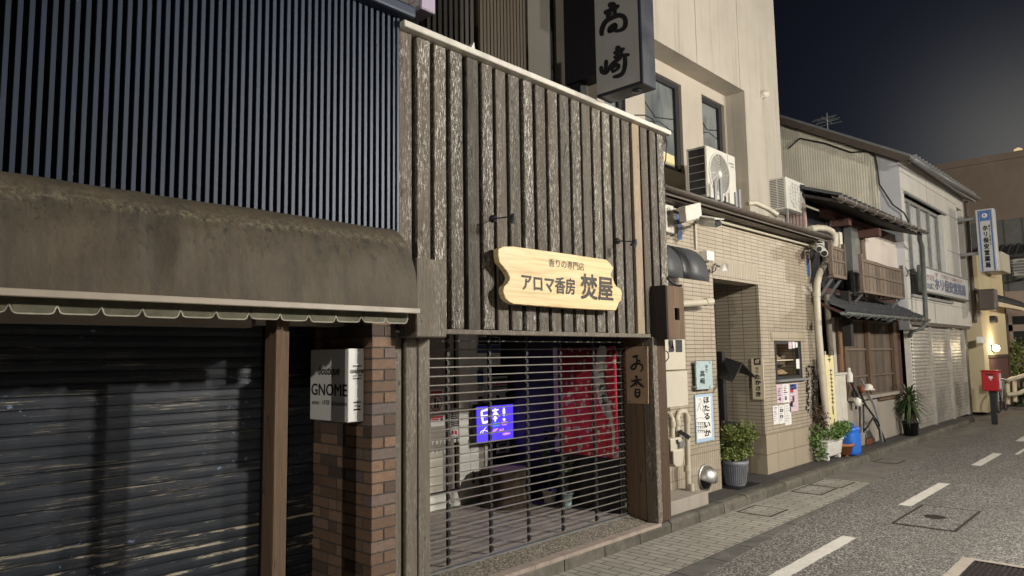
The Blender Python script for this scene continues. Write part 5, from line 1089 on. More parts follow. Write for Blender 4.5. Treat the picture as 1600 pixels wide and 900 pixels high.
# banner post and white panel
t = thing('nobori_banner', 'narrow pale yellow vertical banner with dark writing', 'banner', PZ(1308, 690, .11)); yb2 = 4.46
q4 = [PY(1288.5, 555, yb2), PY(1301.5, 554, yb2), PY(1309, 668, yb2), PY(1297.5, 668, yb2)]
MB().prism(q4, (0, .02, 0)).build('cloth', 'yellow_cloth', t); MB().tube([PY(1289, 549, yb2 + .04), PY(1298, 700, yb2 + .04)], .014, 8).tube([PY(1300.5, 549, yb2 + .04), PY(1310, 700, yb2 + .04)], .014, 8).build('pole', 'cream_pipe', t)
brush([(1.6, [(1293, 562), (1298, 562)]), (.9, [(1295.5, 559), (1296, 566)])] + [(1.5, [(1296.2 + k * .42, 579 + k * 6.2), (1299.8 + k * .42, 579 + k * 6.2)]) for k in range(9)] + [(1.1, [(1297.2 + k * .42, 576.5 + k * 6.2), (1298.4 + k * .42, 582 + k * 6.2)]) for k in range(9)] + [(1.6, [(1301, 634), (1302, 648)]), (1.2, [(1303.5, 654), (1304.5, 664)])], PY, yb2, 'brown_ink', t, .002, name='writing')
t = thing('white_locker', 'tall plain white panel cabinet behind the yellow banner', 'cabinet', PZ(1315, 710, .11)); ylk = 4.53
pl = [PY(1303, 585, ylk), PY(1322, 585, ylk), PY(1327, 704, ylk), PY(1309, 712, ylk)]
x0_, x1_ = PY(1312, 650, ylk).x - .28, PY(1325, 650, ylk).x; MB().box(x0_, x1_, ylk, ylk + .14, .105, PY(1313, 586, ylk).z).build('panel', 'dirty_white', t, bevel=.006); MB().box(x0_ - .02, x1_ + .02, ylk - .02, ylk + .16, PY(1313, 586, ylk).z + .001, PY(1313, 586, ylk).z + .04).build('cap', 'dirty_white', t, bevel=.006)
t = thing('canister', 'bright blue plastic canister with handles on the kerb', 'canister', PZ(1340, 710, .11)); c_ = PZ(1343, 711, .11) + Vector((0, .12, 0)); r_ = .17
ring = lambda r, z: [c_ + Vector((r * (abs(math.cos(a_)) ** .7) * (1 if math.cos(a_) > 0 else -1) * 1.15, r * .8 * (abs(math.sin(a_)) ** .7) * (1 if math.sin(a_) > 0 else -1), z)) for a_ in [2 * math.pi * k / 28 for k in range(28)]]
vs = []; zz = ((.13, .0), (.155, .012), (.165, .06), (.168, .36), (.155, .40), (.165, .415), (.165, .46), (.15, .475)); 
for r, z in zz: vs += ring(r, z)
m = MB().add(vs, [(i * 28 + k, i * 28 + (k + 1) % 28, (i + 1) * 28 + (k + 1) % 28, (i + 1) * 28 + k) for i in range(len(zz) - 1) for k in range(28)], True); m.add(ring(.15, .475), [tuple(range(28))]); m.build('body', 'blue_plastic', t)
MB().lathe(c_ + Vector((-.08, 0, .475)), [(.045, 0), (.045, .035), (0, .036)], 16).build('cap', 'blue_plastic', t); MB().tube([c_ + Vector((-.05, -.02, .475)), c_ + Vector((-.03, -.03, .53)), c_ + Vector((.06, -.03, .53)), c_ + Vector((.08, -.02, .475))], .012, 8).build('handle', 'blue_plastic', t)

# ================================================================== OLD WOODEN HOUSE
H = 4.7
hs = thing('old_house', 'old two-storey wooden house with tiled eaves and lattice windows', 'building', (15, 4.7, .1))
hx0, hx1 = 12.42, 17.72
MB().box(13.1, hx1, H - .06, H + .2, .1, 1.0).build('plinth', 'plinth_concrete', hs, bevel=.02)
MB().box(12.42, 17.7, H + .25, 11, .1, 2.7).box(12.42, 17.7, H + .15, 11, 2.7, 4.55).build('house_wall', 'inner_wall', hs)
fr = MB(); X = lambda px, py=560: PY(px, py, H).x
for a_, b_ in ((1310, 1313), (1319.5, 1322), (1357, 1360.5), (1397, 1402)): fr.box(X(a_), X(b_), H - .02, H + .05, 1.0, 2.55); fr.build('post', 'brown_post', hs); fr = MB()
MB().box(X(1402.2), hx1, H, H + .06, 1.0, 2.6).build('boards', 'red_wood', hs)
MB().box(X(1311), X(1319.4), H + .02, H + .06, .9, 2.3).build('door', 'door_wood', hs)
tag(MB().box(X(1306), X(1311), H + .03, H + .08, 1.0, 2.55).build('wall_strip', 'dirty_white', hs))
for a_, b_ in ((1322.1, 1356.9), (1360.6, 1396.9)):
    wf = MB(); xa_, xb_ = X(a_), X(b_)
    for z in (1.02, 1.40, 1.93, 2.5): wf.box(xa_, xb_, H + .03, H + .06, z, z + .035)
    wo_ = wf.build('lattice_window', 'balcony_wood', hs); m = MB(); n_ = 26
    for k in range(n_): x = xa_ + (xb_ - xa_) * (k + .5) / n_; m.box(x - .016, x + .016, H + .062, H + .085, 1.0, 2.55)
    m.build('lattice', 'balcony_wood', wo_); MB().box(xa_, xb_, H + .11, H + .12, 1.0, 2.55).build('pane', 'window_glass', wo_)
MB().box(13.9, 17.6, H - .16, H - .061, .99, 1.05).build('sill', 'plinth_concrete', hs)
# tiled pent roof and upper roof
def tiled_roof(x0, x1, y0, z0, y1, z1, pitch, parent, rows):
    m = MB(); n_ = int((x1 - x0) / pitch); L = math.hypot(y1 - y0, z1 - z0); dy, dz = (y1 - y0) / L, (z1 - z0) / L
    for r in range(rows):
        a_, b_ = L * r / rows, L * (r + 1) / rows + .03; pr_ = []
        for k in range(n_ * 8 + 1):
            x = x0 + (x1 - x0) * k / (n_ * 8); h = .055 * max(0, math.sin(2 * math.pi * k / 8)) - .008 * max(0, -math.sin(2 * math.pi * k / 8)); pr_.append((x, h))
        lo = [(x, y0 + dy * a_ - dz * (h + .03), z0 + dz * a_ + dy * (h + .03)) for x, h in pr_]; hi = [(x, y0 + dy * b_ - dz * (h + .006), z0 + dz * b_ + dy * (h + .006)) for x, h in pr_]; un = [(x, y0 + dy * a_ - dz * (-.02), z0 + dz * a_ + dy * (-.02)) for x, h in pr_]
        N_ = len(pr_); m.add(lo + hi, [(i, i + 1, N_ + i + 1, N_ + i) for i in range(N_ - 1)], True); m.add(un + lo, [(i, i + 1, N_ + i + 1, N_ + i) for i in range(N_ - 1)])
    return m.build('roof', 'roof_tile', parent)
def gutter(x0, x1, y, z0_, z1_, r, parent, hooks=0, mat='gutter_brown'):
    pr_ = [(0, r * math.cos(a_), r * math.sin(a_)) for a_ in [math.pi + math.pi * k / 8 for k in range(9)]]
    o = MB().sweep(pr_, (x0, y, z0_), (x1, y, z1_), False, True).build('gutter', mat, parent, solid=.006)
    if hooks:
        m = MB()
        for k in range(hooks):
            x = x0 + (x1 - x0) * (k + .5) / hooks; z = z0_ + (z1_ - z0_) * (k + .5) / hooks
            m.tube([(x, y - r * 1.1, z), (x, y - r * 1.05, z - r * .9), (x, y, z - r * 1.6), (x, y + r, z - r), (x, y + r * 1.6, z + .02)], .008, 5)
        m.build('gutter_hooks', 'grey_metal', o)
    return o
ya, za = 4.12, 2.585
lr = tiled_roof(12.45, 17.45, ya, za, H + .14, 2.98, .245, hs, 3)
MB().hexa([(12.45, ya + .03, za - .06), (17.45, ya + .03, za - .06), (17.45, H + .1, 2.86), (12.45, H + .1, 2.86)], [(12.45, ya + .03, za - .022), (17.45, ya + .03, za - .022), (17.45, H + .1, 2.92), (12.45, H + .1, 2.92)]).build('eave_boards', 'red_wood', hs)
gutter(12.2, 17.5, ya - .06, za - .03, za - .0, .055, hs, 11, 'pipe_green')
yu, zu = 4.05, 4.50
tiled_roof(12.35, 17.5, yu, zu, 5.3, 5.0, .245, hs, 2)
MB().hexa([(12.45, yu + .03, zu - .07), (17.5, yu + .03, zu - .07), (17.5, 5.3, 4.84), (12.45, 5.3, 4.84)], [(12.45, yu + .03, zu - .03), (17.5, yu + .03, zu - .03), (17.5, 5.3, 4.90), (12.45, 5.3, 4.90)]).build('eave_boards', 'charred_wood', hs)
gutter(11.95, 17.55, yu - .06, zu - .04, zu + .02, .055, hs, 10, 'gutter_brown')
MB().bar((13.25, H - .02, 4.46), (17.6, H - .02, 4.46), .1, .16).build('purlin', 'red_wood', hs)
for px, pe, t_, b_ in ((1303, 1328, 339, 352), (1340, 1374, 357, 369)):
    x = PY(px, 350, H).x; yf = PX(pe, 346, x).y; MB().box(x - .08, x + .08, yf, H + .14, PX(pe, b_, x).z, PX(pe, t_, x).z).build('rafter_beam', 'red_wood', hs)
gw = PX(1256, 300, 12.40)
g = MB().prism([(12.41, 4.66, 3.6), (12.41, 6.2, 3.6), (12.41, 6.2, 5.1), (12.41, 4.66, 4.50)], (.04, 0, 0)); g.build('gable_wall', 'pink_siding', hs)
m = MB()
for k in range(22): y = 4.67 + k * .06; m.box(12.395, 12.409, y, y + .03, 3.62, 4.48 + k * .022)
m.build('ribs', 'pink_siding', hs)
# upper storey front
MB().box(X(1330, 400), X(1343, 400), H - .02, H + .12, 3.0, 4.4).build('shutter_panel', 'grey_siding', hs); MB().box(X(1346, 400), X(1351, 400), H - .02, H + .1, 3.0, 4.2).build('post', 'balcony_wood', hs)
pw = [PY(1352, 373, H - .03), PY(1408, 370, H - .03), PY(1407, 425, H - .03), PY(1352, 428, H - .03)]
MB().box(pw[0].x, pw[1].x - .02, H - .03, H + .01, 3.1, (pw[0].z + pw[1].z) / 2).build('white_screen', 'white_panel', hs)
MB().box(pw[1].x - .018, pw[1].x + .35, H - .04, H + .12, 2.95, 4.5).box(pw[0].x - .1, pw[1].x - .02, H - .035, H + .1, (pw[0].z + pw[1].z) / 2 + .002, 4.42).build('frame', 'red_wood', hs)
MB().box(13.2, 17.7, H + .02, H + .148, 2.7, 3.08).build('lower_boards', 'red_wood', hs)
def balcony(px0, px1, y, zb, zt, n_, lab=None):
    x0, x1 = PY(px0, 430, y).x, PY(px1, 430, y).x; m = MB(); w = (x1 - x0) / n_
    for k in range(n_): m.box(x0 + w * k + .012, x0 + w * (k + 1) - .012, y, y + .018, zb, zt + random.uniform(-.01, .01))
    o = m.build('balcony', 'balcony_wood', hs); f = MB().box(x0, x1, y - .02, y - .001, zt - .06, zt - .02).box(x0, x1, y - .02, y - .001, (zb + zt) / 2 - .02, (zb + zt) / 2 + .02).box(x0, x1, y - .03, y + .06, zb - .05, zb - .002)
    for x in (x0, x1): f.box(x - .03, x + .03, y - .03, y + .03, zb, zt + .08)
    f.build('rail', 'balcony_wood', o); s_ = MB()
    k = y + .06
    while k < H - .05: s_.box(x1 - .01, x1 + .01, k, k + .05, zb, zt); k += .075
    s_.build('side', 'balcony_wood', o); b_ = MB()
    for x in (x0 + .15, x1 - .1): b_.bar((x, y + .05, zb - .06), (x, H - .04, zb - .5), .035).bar((x, y, zb - .035), (x, H, zb - .035), .03)
    b_.build('bracket', 'grey_metal', o)
balcony(1346, 1409, 4.2, 3.02, 3.60, 12); balcony(1300, 1320, 4.28, 3.22, 3.72, 8)
MB().tube([PY(1437, 362, 4.1), PY(1437, 375, 4.14), PY(1441, 385, 4.2), PY(1447, 505, 4.2)], .05, 12).build('downpipe', 'pipe_green', hs)
MB().tube([PY(1446, 505, 4.2), PY(1440, 514, 4.2), PY(1424, 518, 4.4), PY(1421, 528, 4.55), PY(1425, 590, 4.55), PY(1431, 668, 4.55)], .045, 12).build('downpipe', 'pipe_green', hs)
MB().box(X(1294, 450) , X(1298, 450), 4.35, 4.5, 2.0, 3.0).build('corner_board', 'charred_wood', hs); MB().tube([PY(1291, 460, 4.42), PY(1296, 520, 4.42), PY(1299, 555, 4.42)], .05, 8).build('corner_pipe', 'grey_post', hs)
# clutter in front of the house
fr_ = thing('folded_frame', 'bundle of folded black tubes with a bent silver pole leaning on the plinth', 'folded frame', PZ(1372, 692, .11)); yf = 4.42
def tp(*q_): return [PY(a_, b_, c_) for a_, b_, c_ in q_]
MB().tube(tp((1346, 594, 4.52), (1355, 612, 4.5), (1366, 634, 4.48), (1374, 660, 4.44), (1377, 680, 4.42), (1379, 690, 4.42)), .022, 10).build('silver_pole', 'galvanised', fr_)
m = MB()
for q_ in (((1340, 604, 4.55), (1352, 632, 4.5), (1372, 660, 4.45), (1383, 690, 4.4)), ((1344, 630, 4.55), (1344, 676, 4.5)), ((1349, 632, 4.55), (1350, 676, 4.5)), ((1366, 650, 4.46), (1352, 672, 4.46)), ((1326, 590, 4.6), (1340, 620, 4.55), (1350, 628, 4.5)), ((1364, 652, 4.48), (1374, 672, 4.44), (1376, 688, 4.42)), ((1332, 596, 4.6), (1338, 640, 4.56))): m.tube(tp(*q_), .018, 8)
m.build('black_tubes', 'black_paint', fr_)
MB().lathe(PY(1347, 608, 4.5), [(0, -.08), (.035, -.06), (.05, -.02), (.035, .05), (0, .08)], 7).build('orange_rag', 'orange_rag', fr_); MB().lathe(PY(1340, 628, 4.5), [(0, -.09), (.06, -.07), (.07, .04), (0, .09)], 12).build('white_joint', 'cap_white', fr_)
m = MB(); m.lathe(PY(1327, 585, 4.55), [(.055, -.14), (.06, 0), (.03, .06), (.025, .12), (0, .12)], 14); t = thing('spray_bottle', 'white bottle hung on the lattice beside the folded frame', 'bottle', PY(1327, 590, 4.55)); m.build('bottle', 'cap_white', t)
t = thing('cap_hat', 'pale cloth hat on top of the folded frame', 'hat', PY(1356, 605, 4.45)); MB().lathe(PY(1357, 605, 4.45), [(.12, -.05), (.08, -.02), (.075, .03), (.04, .06), (0, .065)], 18).build('crown', 'cap_white', t)
t = thing('toolbox', 'black and brown tool box on the ground by the canister', 'tool box', PZ(1362, 694, .11)); c_ = PZ(1362, 694, .11)
MB().box(c_.x - .22, c_.x + .22, c_.y, c_.y + .2, .11, .22).build('base', 'red_brown', t, bevel=.01); MB().hexa([(c_.x - .2, c_.y + .01, .221), (c_.x + .2, c_.y + .01, .221), (c_.x + .2, c_.y + .19, .221), (c_.x - .2, c_.y + .19, .221)], [(c_.x - .13, c_.y + .05, .38), (c_.x + .13, c_.y + .05, .38), (c_.x + .13, c_.y + .15, .38), (c_.x - .13, c_.y + .15, .38)]).build('cover', 'dark_metal', t, bevel=.02)
MB().tube([(c_.x - .12, c_.y + .1, .375), (c_.x - .08, c_.y + .1, .43), (c_.x + .08, c_.y + .1, .43), (c_.x + .12, c_.y + .1, .375)], .014, 8).build('handle', 'black_paint', t)
t = thing('concrete_block', 'two pale concrete blocks stacked against the plinth', 'concrete block', PZ(1402, 676, .11)); c_ = PZ(1402, 676, .11)
MB().box(c_.x - .35, c_.x + .3, c_.y, c_.y + .14, .106, .21).build('block', 'dirty_white', t, bevel=.01); MB().box(c_.x - .3, c_.x + .36, c_.y + .03, c_.y + .14, .212, .31).build('block', 'plinth_concrete', t, bevel=.01)
m = MB().hexa([PY(1374, 626, 4.6), PY(1400, 622, 4.6), PY(1404, 624, 4.68), PY(1380, 629, 4.68)], [PY(1374, 622, 4.6), PY(1400, 618, 4.6), PY(1404, 620, 4.68), PY(1380, 625, 4.68)]); tag(m.build('wooden_offcut', 'brown_post'), 'flat wooden board lying on the plinth sill', 'board')
# spiky plant
t = thing('yucca_plant', 'spiky dark green plant with sword leaves in a pot by the shutter', 'potted plant', (17.1, 4.40, .11)); c_ = Vector((PY(1421, 640, 4.40).x, 4.40, .11))
MB().lathe(c_, [(0, 0), (.13, 0), (.16, .26), (.17, .26), (.17, .3), (0, .29)], 20).build('pot', 'black_paint', t); MB().tube([c_ + Vector((0, 0, .25)), c_ + Vector((.02, 0, .45)), c_ + Vector((0, 0, .75))], [.09, .10, .08], 10).build('trunk', 'bark', t)
m = MB(); top = c_ + Vector((0, 0, .78))
for k in range(170):
    a_ = random.uniform(0, 6.28); el = random.uniform(-.9, 1.4); L = random.uniform(.30, .54); d = Vector((math.cos(a_) * math.cos(el), math.sin(a_) * math.cos(el), math.sin(el))); s_ = d.cross(Vector((0, 0, 1))).normalized() * .026; b_ = top + Vector((0, 0, random.uniform(-.25, .1))); mid = b_ + d * L * .5; e_ = b_ + d * L + Vector((0, 0, -.16))
    m.add([b_ - s_ * .6, b_ + s_ * .6, mid + s_, mid - s_, e_], [(0, 1, 2, 3), (3, 2, 4)])
m.build('foliage', 'leaf_dark', t)
t = thing('trailing_plant', 'thin bare creeper hanging beside the spiky plant', 'plant', PZ(1409, 674, .11)); m = MB(); c_ = PZ(1409, 673, .11)
for k in range(7): m.tube([c_ + Vector((random.uniform(-.1, .1), 0, 0)), c_ + Vector((random.uniform(-.2, .2), -.02, .4)), c_ + Vector((random.uniform(-.2, .2), 0, .8))], .006, 5)
m.build('stem', 'bark', t); m = MB(); leaves(m, blob(c_ + Vector((0, 0, .5)), .25, .12, .45, 120, 0), .03); m.build('foliage', 'leaf_dark', t)

# ================================================================== PHARMACY
Pp = 4.5
ph = thing('pharmacy', 'two-storey white sided pharmacy with a corrugated side wall and steel shutters', 'building', (20.5, 4.5, .1))
fx0, fx1 = 17.76, 24.3; zt_ = 6.46; zb_ = 2.58
w0, w1, v0, v1 = 18.05, 21.9, 3.2, 5.55; r0, r1, s0, s1 = 23.35, 24.05, 3.9, 6.0
m = MB()
for x0, x1, z0, z1 in ((fx0 + .06, w0, zb_, zt_), (w0, w1, v1, zt_), (w0, w1, zb_, v0), (w1, r0, zb_, zt_), (r0, r1, s1, zt_), (r0, r1, zb_, s0), (r1, fx1, zb_, zt_)): m.box(x0, x1, Pp, Pp + .35, z0, z1)
m.build('front_wall', 'white_siding', ph)
m = MB(); 
for z in (6.05, 5.62, 3.08, 3.95, 4.6): 
    for x0, x1 in ((fx0 + .06, w0), (w1, r0)) if v0 < z < v1 else ((fx0 + .06, r0),): m.box(x0, x1, Pp - .003, Pp + .01, z, z + .012)
m.box(20.1, 20.115, Pp - .003, Pp + .01, v1, zt_).box(20.1, 20.13, Pp - .004, Pp + .01, zb_, v0); m.build('siding_joint', 'grey_siding', ph)
wf = MB(); n_ = 4
for z in (v0, v1 - .07): wf.box(w0, w1, Pp + .12, Pp + .18, z, z + .07)
for k in range(n_ + 1): x = w0 + (w1 - .25 - w0) * k / n_; wf.box(x - .035, x + .035, Pp + .12, Pp + .18, v0 + .07, v1 - .07)
wf.box(w0 - .05, w1 + .02, Pp - .05, Pp + .1, v1, v1 + .05).box(w0 - .05, w1 + .02, Pp - .05, Pp + .1, v0 - .06, v0)
wo_ = wf.build('window', 'grey_metal', ph); MB().box(w0, w1, Pp + .19, Pp + .2, v0, v1).build('pane', 'frosted_glass', wo_); MB().box(w1 - .25, w1 + .0, Pp + .02, Pp + .185, v0, v1).build('shutter_box', 'sign_grey', wo_)
MB().box(r0, r1, Pp + .25, Pp + .3, s0, s1).build('slot_recess', 'grey_siding', ph)
sd = MB().prism([(fx0, Pp, zb_ - .2), (fx0, 4.93, zb_ - .2), (fx0, 4.93, 6.62), (fx0, Pp, 6.42)], (.058, 0, 0)); sd.build('side_wall', 'side_siding', ph)
MB().prism([(fx0 + .01, 4.932, 2.0), (fx0 + .01, 8.6, 2.0), (fx0 + .01, 8.6, 8.72), (fx0 + .01, 4.932, 6.6)], (.05, 0, 0)).build('side_wall', 'cream_siding', ph)
m = MB(); y = 4.945
while y < 8.5:
    zt2 = 6.6 + (y - 4.932) * .578; m.box(fx0 - .004, fx0 + .009, y, y + .03, 3.2, zt2 - .03); y += .06
m.build('corrugation', 'cream_siding', ph)
def slab(m, p0, p1, x0, x1, th): m.hexa([(x0, *p0), (x1, *p0), (x1, *p1), (x0, *p1)], [(x0, p0[0], p0[1] + th), (x1, p0[0], p0[1] + th), (x1, p1[0], p1[1] + th), (x0, p1[0], p1[1] + th)])
m = MB(); slab(m, (4.2, 6.24), (8.7, 8.80), fx0 - .22, 24.4, .09); m.build('roof', 'grey_metal', ph)
m = MB(); slab(m, (4.2, 6.10), (8.7, 8.66), fx0 - .235, fx0 - .19, .17); m.build('verge_board', 'gutter_brown', ph)
gutter(fx0 - .3, 24.5, 4.14, 6.20, 6.36, .06, ph, 0, 'grey_metal')
m = MB()
for k in range(22): x = fx0 + .2 + k * .3; m.box(x, x + .04, 4.16, 4.3, 6.33 + k * .005, 6.40 + k * .005)
m.build('snow_clips', 'galvanised', ph)
MB().box(fx0 + .05, fx1, 4.86, 12, .1, 6.4).build('house_wall', 'inner_wall', ph)
xs_ = [18.0, 19.85, 21.75, 23.45]
for a_, b_ in zip(xs_, xs_[1:]):
    sh_ = corrugated(MB(), a_ + .04, b_ - .04, Pp + .14, .10, 2.5, .085, .016).build('roller_shutter', 'shutter_steel', ph)
for x in xs_: MB().box(x - .035, x + .035, Pp + .06, Pp + .16, .1, 2.52).build('shutter_post', 'shutter_steel', ph)
MB().box(17.78, 17.965, Pp + .02, Pp + .14, .1, 2.5).build('shutter_jamb', 'dirty_white', ph); m = MB()
for k in range(28): m.box(17.80, 17.95, Pp + .0, Pp + .019, .2 + k * .082, .235 + k * .082)
m.build('jamb_ribs', 'white_paint', ph)
MB().box(17.8, 24.0, Pp + .02, Pp + .34, 2.50, 2.578).build('shutter_housing', 'gutter_brown', ph)
MB().box(23.49, 23.72, Pp + .05, Pp + .3, .1, 2.498).build('jamb', 'gutter_brown', ph)
sg = PY(1512, 312, Pp - .08); MB().tube([(24.32, Pp - .08, 6.3), (24.32, Pp - .08, 3.0), (24.25, Pp - .08, 2.7)], .05, 10).build('downpipe', 'copper_pipe', ph)
# pharmacy signs
t = sheet('fascia_sign', 'long pale pharmacy sign board with dark blue characters', 'sign', 'y', Pp - .08, (1436, 428, 1509, 461), 'sign_pale', .06); c_ = Pp - .142
g15 = lambda a_, b_, c__, d_: (1430 + a_ / 15, 415 + b_ / 15, 1430 + c__ / 15, 415 + d_ / 15)
def slant(body, x0, x1, zt0, zb0, mat, bold): letter(body, 'y', c_, (x0, zt0, x1, zb0), mat, t, bold)
slant('クスリ', 1448, 1459, 429.5, 438.5, 'faded_red', .03); slant('たばこ', 1449, 1460, 442.5, 451.5, 'faded_blue', .03); slant('ホリ保安堂薬局', 1461.5, 1508, 440.5, 457.5, 'faded_blue', .05); slant('SP    TOILET TOBACCO', 1462, 1502, 432, 437.5, 'faded_red', .0)
p, q = PY(1436, 445, Pp - .08), PY(1509, 445, Pp - .08); z1_, z0_ = PY(1472, 428, Pp - .08).z, PY(1472, 461, Pp - .08).z
MB().box(p.x - .02, q.x + .02, Pp - .15, Pp - .07, z1_, z1_ + .04).box(p.x - .02, q.x + .02, Pp - .15, Pp - .07, z0_ - .04, z0_).box(p.x - .06, p.x - .001, Pp - .15, Pp - .07, z0_, z1_).box(q.x + .001, q.x + .05, Pp - .15, Pp - .07, z0_, z1_).build('rim', 'pipe_green', t)
vs_ = thing('pharmacy_sign', 'tall white and blue pharmacy sign projecting over the pavement', 'sign', (23.5, 3.8, 3.9)); yv2 = 3.62
pf = PY(1556, 378, yv2); ztv, zbv = PY(1555, 327, yv2).z, PY(1563, 424, yv2).z; xv = pf.x
yi = PX(1527, 378, xv).y
MB().box(xv, xv + .32, yv2, yi, zbv, ztv).build('case', 'sign_pale', vs_, bevel=.02, seg=2)
f_ = xv - .004; ya_, yb_ = yi - .06, yv2 + .05
FW = ya_ - yb_
for y0, y1 in ((ya_, ya_ - .11 * FW), (yb_ + .11 * FW, yb_)): MB().box(f_ - .004, f_, y0, y1, zbv + .02, ztv - .04).build('blue_stripe', 'blue_paint', vs_)
hh = (ztv - zbv); MB().box(f_ - .004, f_, ya_ - .14 * FW, yb_ + .14 * FW, ztv - .04 - hh * .17, ztv - .04).build('blue_block', 'blue_paint', vs_)
cy, cz = (ya_ + yb_) / 2, ztv - .04 - hh * .085; k = .19 * FW
MB().box(f_ - .008, f_ - .005, cy - k, cy + k, cz - k * .62, cz + k * .62).box(f_ - .0084, f_ - .0052, cy - k * .62, cy + k * .62, cz - k, cz + k).build('cross', 'paper', vs_)
letter_w('R', 'x', f_ - .009, cy + .08 * FW, cy - .08 * FW, cz - .10 * FW, cz + .10 * FW, 'blue_ink', vs_, .04)
letter_w(list('ホリ保安堂薬局'), 'x', f_, cy + .22 * FW, cy - .16 * FW, zbv + hh * .06, zbv + hh * .73, 'ink', vs_, .05, vertical=True); letter_w(list('薬のご用命は'), 'x', f_, cy - .22 * FW, cy - .33 * FW, zbv + hh * .42, zbv + hh * .74, 'ink', vs_, .03, vertical=True)
MB().box(xv + .1, xv + .2, yi, Pp + .1, zbv + 1.5, zbv + 1.58).box(xv + .1, xv + .2, yi, Pp + .1, zbv + .5, zbv + .58).build('arm', 'grey_metal', vs_)

# ================================================================== YELLOW SHOP AND THE FAR END OF THE STREET
Yy = 4.3
yl = thing('yellow_shop', 'yellow plastered shop with a small tiled pent roof and a lit wall lamp', 'building', (25.5, 4.3, .1))
yx0, yx1 = 24.42, 28.3
MB().box(yx0, yx1, Yy, 10, 1.75, 4.75).box(yx0 - .0, yx0 + .62, Yy - .001, Yy + .4, .1, 1.749).build('front_wall', 'yellow_stucco', yl)
MB().box(yx0 + .64, yx1, Yy + .02, Yy + .3, .1, 1.66).build('wood_dado', 'red_wood', yl); MB().box(yx0 + .63, yx1 + .05, Yy - .02, Yy + .04, 1.662, 1.748).build('dado_rail', 'dark_plank', yl)
MB().box(yx1 + .001, yx1 + .12, Yy - .02, Yy + .2, .1, 4.2).build('corner_post', 'dark_plank', yl)
tiled_roof(24.0, 30.4, 3.86, 3.33, 4.34, 3.62, .23, yl, 2)
MB().hexa([(24.0, 3.9, 3.20), (30.4, 3.9, 3.20), (30.4, Yy - .002, 3.28), (24.0, Yy - .002, 3.28)], [(24.0, 3.9, 3.30), (30.4, 3.9, 3.30), (30.4, Yy - .002, 3.52), (24.0, Yy - .002, 3.52)]).build('eave_boards', 'cream_board', yl)
MB().box(23.75, 24.15, 3.8, 4.22, 3.02, 3.62).build('gutter_head', 'gutter_brown', yl, bevel=.04, seg=2)
wl_ = thing('wall_lamp', 'glowing white wall lamp on the yellow shop front', 'lamp', PY(1557, 543, Yy)); c_ = PY(1556.5, 544, Yy - .12)
MB().lathe(c_, [(0, -.10), (.075, -.07), (.095, 0), (.075, .07), (0, .10)], 18).build('globe', 'lamp_glow', wl_); MB().box(c_.x - .05, c_.x + .05, Yy - .03, Yy - .001, c_.z - .1, c_.z + .1).build('base_plate', 'dark_metal', wl_); MB().bar(c_ + Vector((0, .05, -.16)), (c_.x, Yy - .02, c_.z - .08), .03).build('arm', 'dark_metal', wl_)
lamp_light('wall_lamp_light', c_ + Vector((0, -.2, .05)), 38, (1.0, .83, .55), .12)
t = thing('wall_vent', 'dark round twin vent on the yellow wall under the pent roof', 'vent', PY(1549, 499, Yy)); c_ = PY(1547, 499, Yy); MB().tube([c_, c_ + Vector((0, -.14, 0))], .11, 14).build('hood', 'dark_metal', t); MB().tube([c_ + Vector((.28, 0, 0)), c_ + Vector((.28, -.14, 0))], .10, 14).build('hood', 'dark_metal', t)
t = thing('wall_plate', 'small white plate fixed low on the yellow wall', 'plate', PY(1537, 531, Yy)); m = MB(); pbox(m, (1533, 526, 1540, 536), Yy - .12, Yy - .001); m.build('case', 'paper', t, bevel=.01)
t = thing('wall_cabinet', 'pale cream box behind the projecting pharmacy sign', 'box', PY(1570, 410, Yy)); m = MB(); pbox(m, (1567, 396, 1578, 425), Yy - .5, Yy - .01); m.build('case', 'cream_plastic', t, bevel=.02)
# postbox
pb = thing('postbox', 'red postbox on a square black post at the kerb', 'postbox', (22.0, 3.76, 0)); yp2 = 3.62
p, q = PY(1533.5, 595, yp2), PY(1561, 595, yp2); ztp, zbp = PY(1547, 579, yp2).z, PY(1548, 611, yp2).z
x0, x1 = p.x, q.x; x1 = min(x1, x0 + .95)
xm = (x0 + x1) / 2
# the box faces the road side of the camera: its broad front looks along the street
XF = PX(1547, 595, 21.6).x
yl_, yr_ = PX(1533.5, 595, XF).y, PX(1560.5, 595, XF).y; ztp, zbp = PX(1547, 579.5, XF).z, PX(1547, 611, XF).z
MB().hexa([(XF, yr_, zbp), (XF + .36, yr_, zbp), (XF + .36, yl_, zbp), (XF, yl_, zbp)], [(XF, yr_, ztp - .02), (XF + .36, yr_, ztp - .02), (XF + .36, yl_, ztp - .02), (XF, yl_, ztp - .02)]).build('body', 'post_red', pb, bevel=.025, seg=3)
MB().box(XF - .015, XF + .375, yr_ - .012, yl_ + .012, ztp - .02, ztp + .015).build('lid', 'post_red', pb, bevel=.01)
ym_ = (yl_ + yr_) / 2; MB().box(XF + .12, XF + .24, ym_ - .06, ym_ + .06, -.02, zbp - .001).build('post', 'black_paint', pb, bevel=.005)
letter('〒', 'x', XF, (1545, 588.5, 1551, 594), 'paper', pb, .05); MB().box(XF - .012, XF - .001, yr_ + .1, yl_ - .1, ztp - .10, ztp - .07).build('slot', 'black_paint', pb)
MB().box(XF + .05, XF + .32, yr_ - .006, yr_ - .001, zbp + .05, ztp - .07).build('side_notice', 'dirty_white', pb)
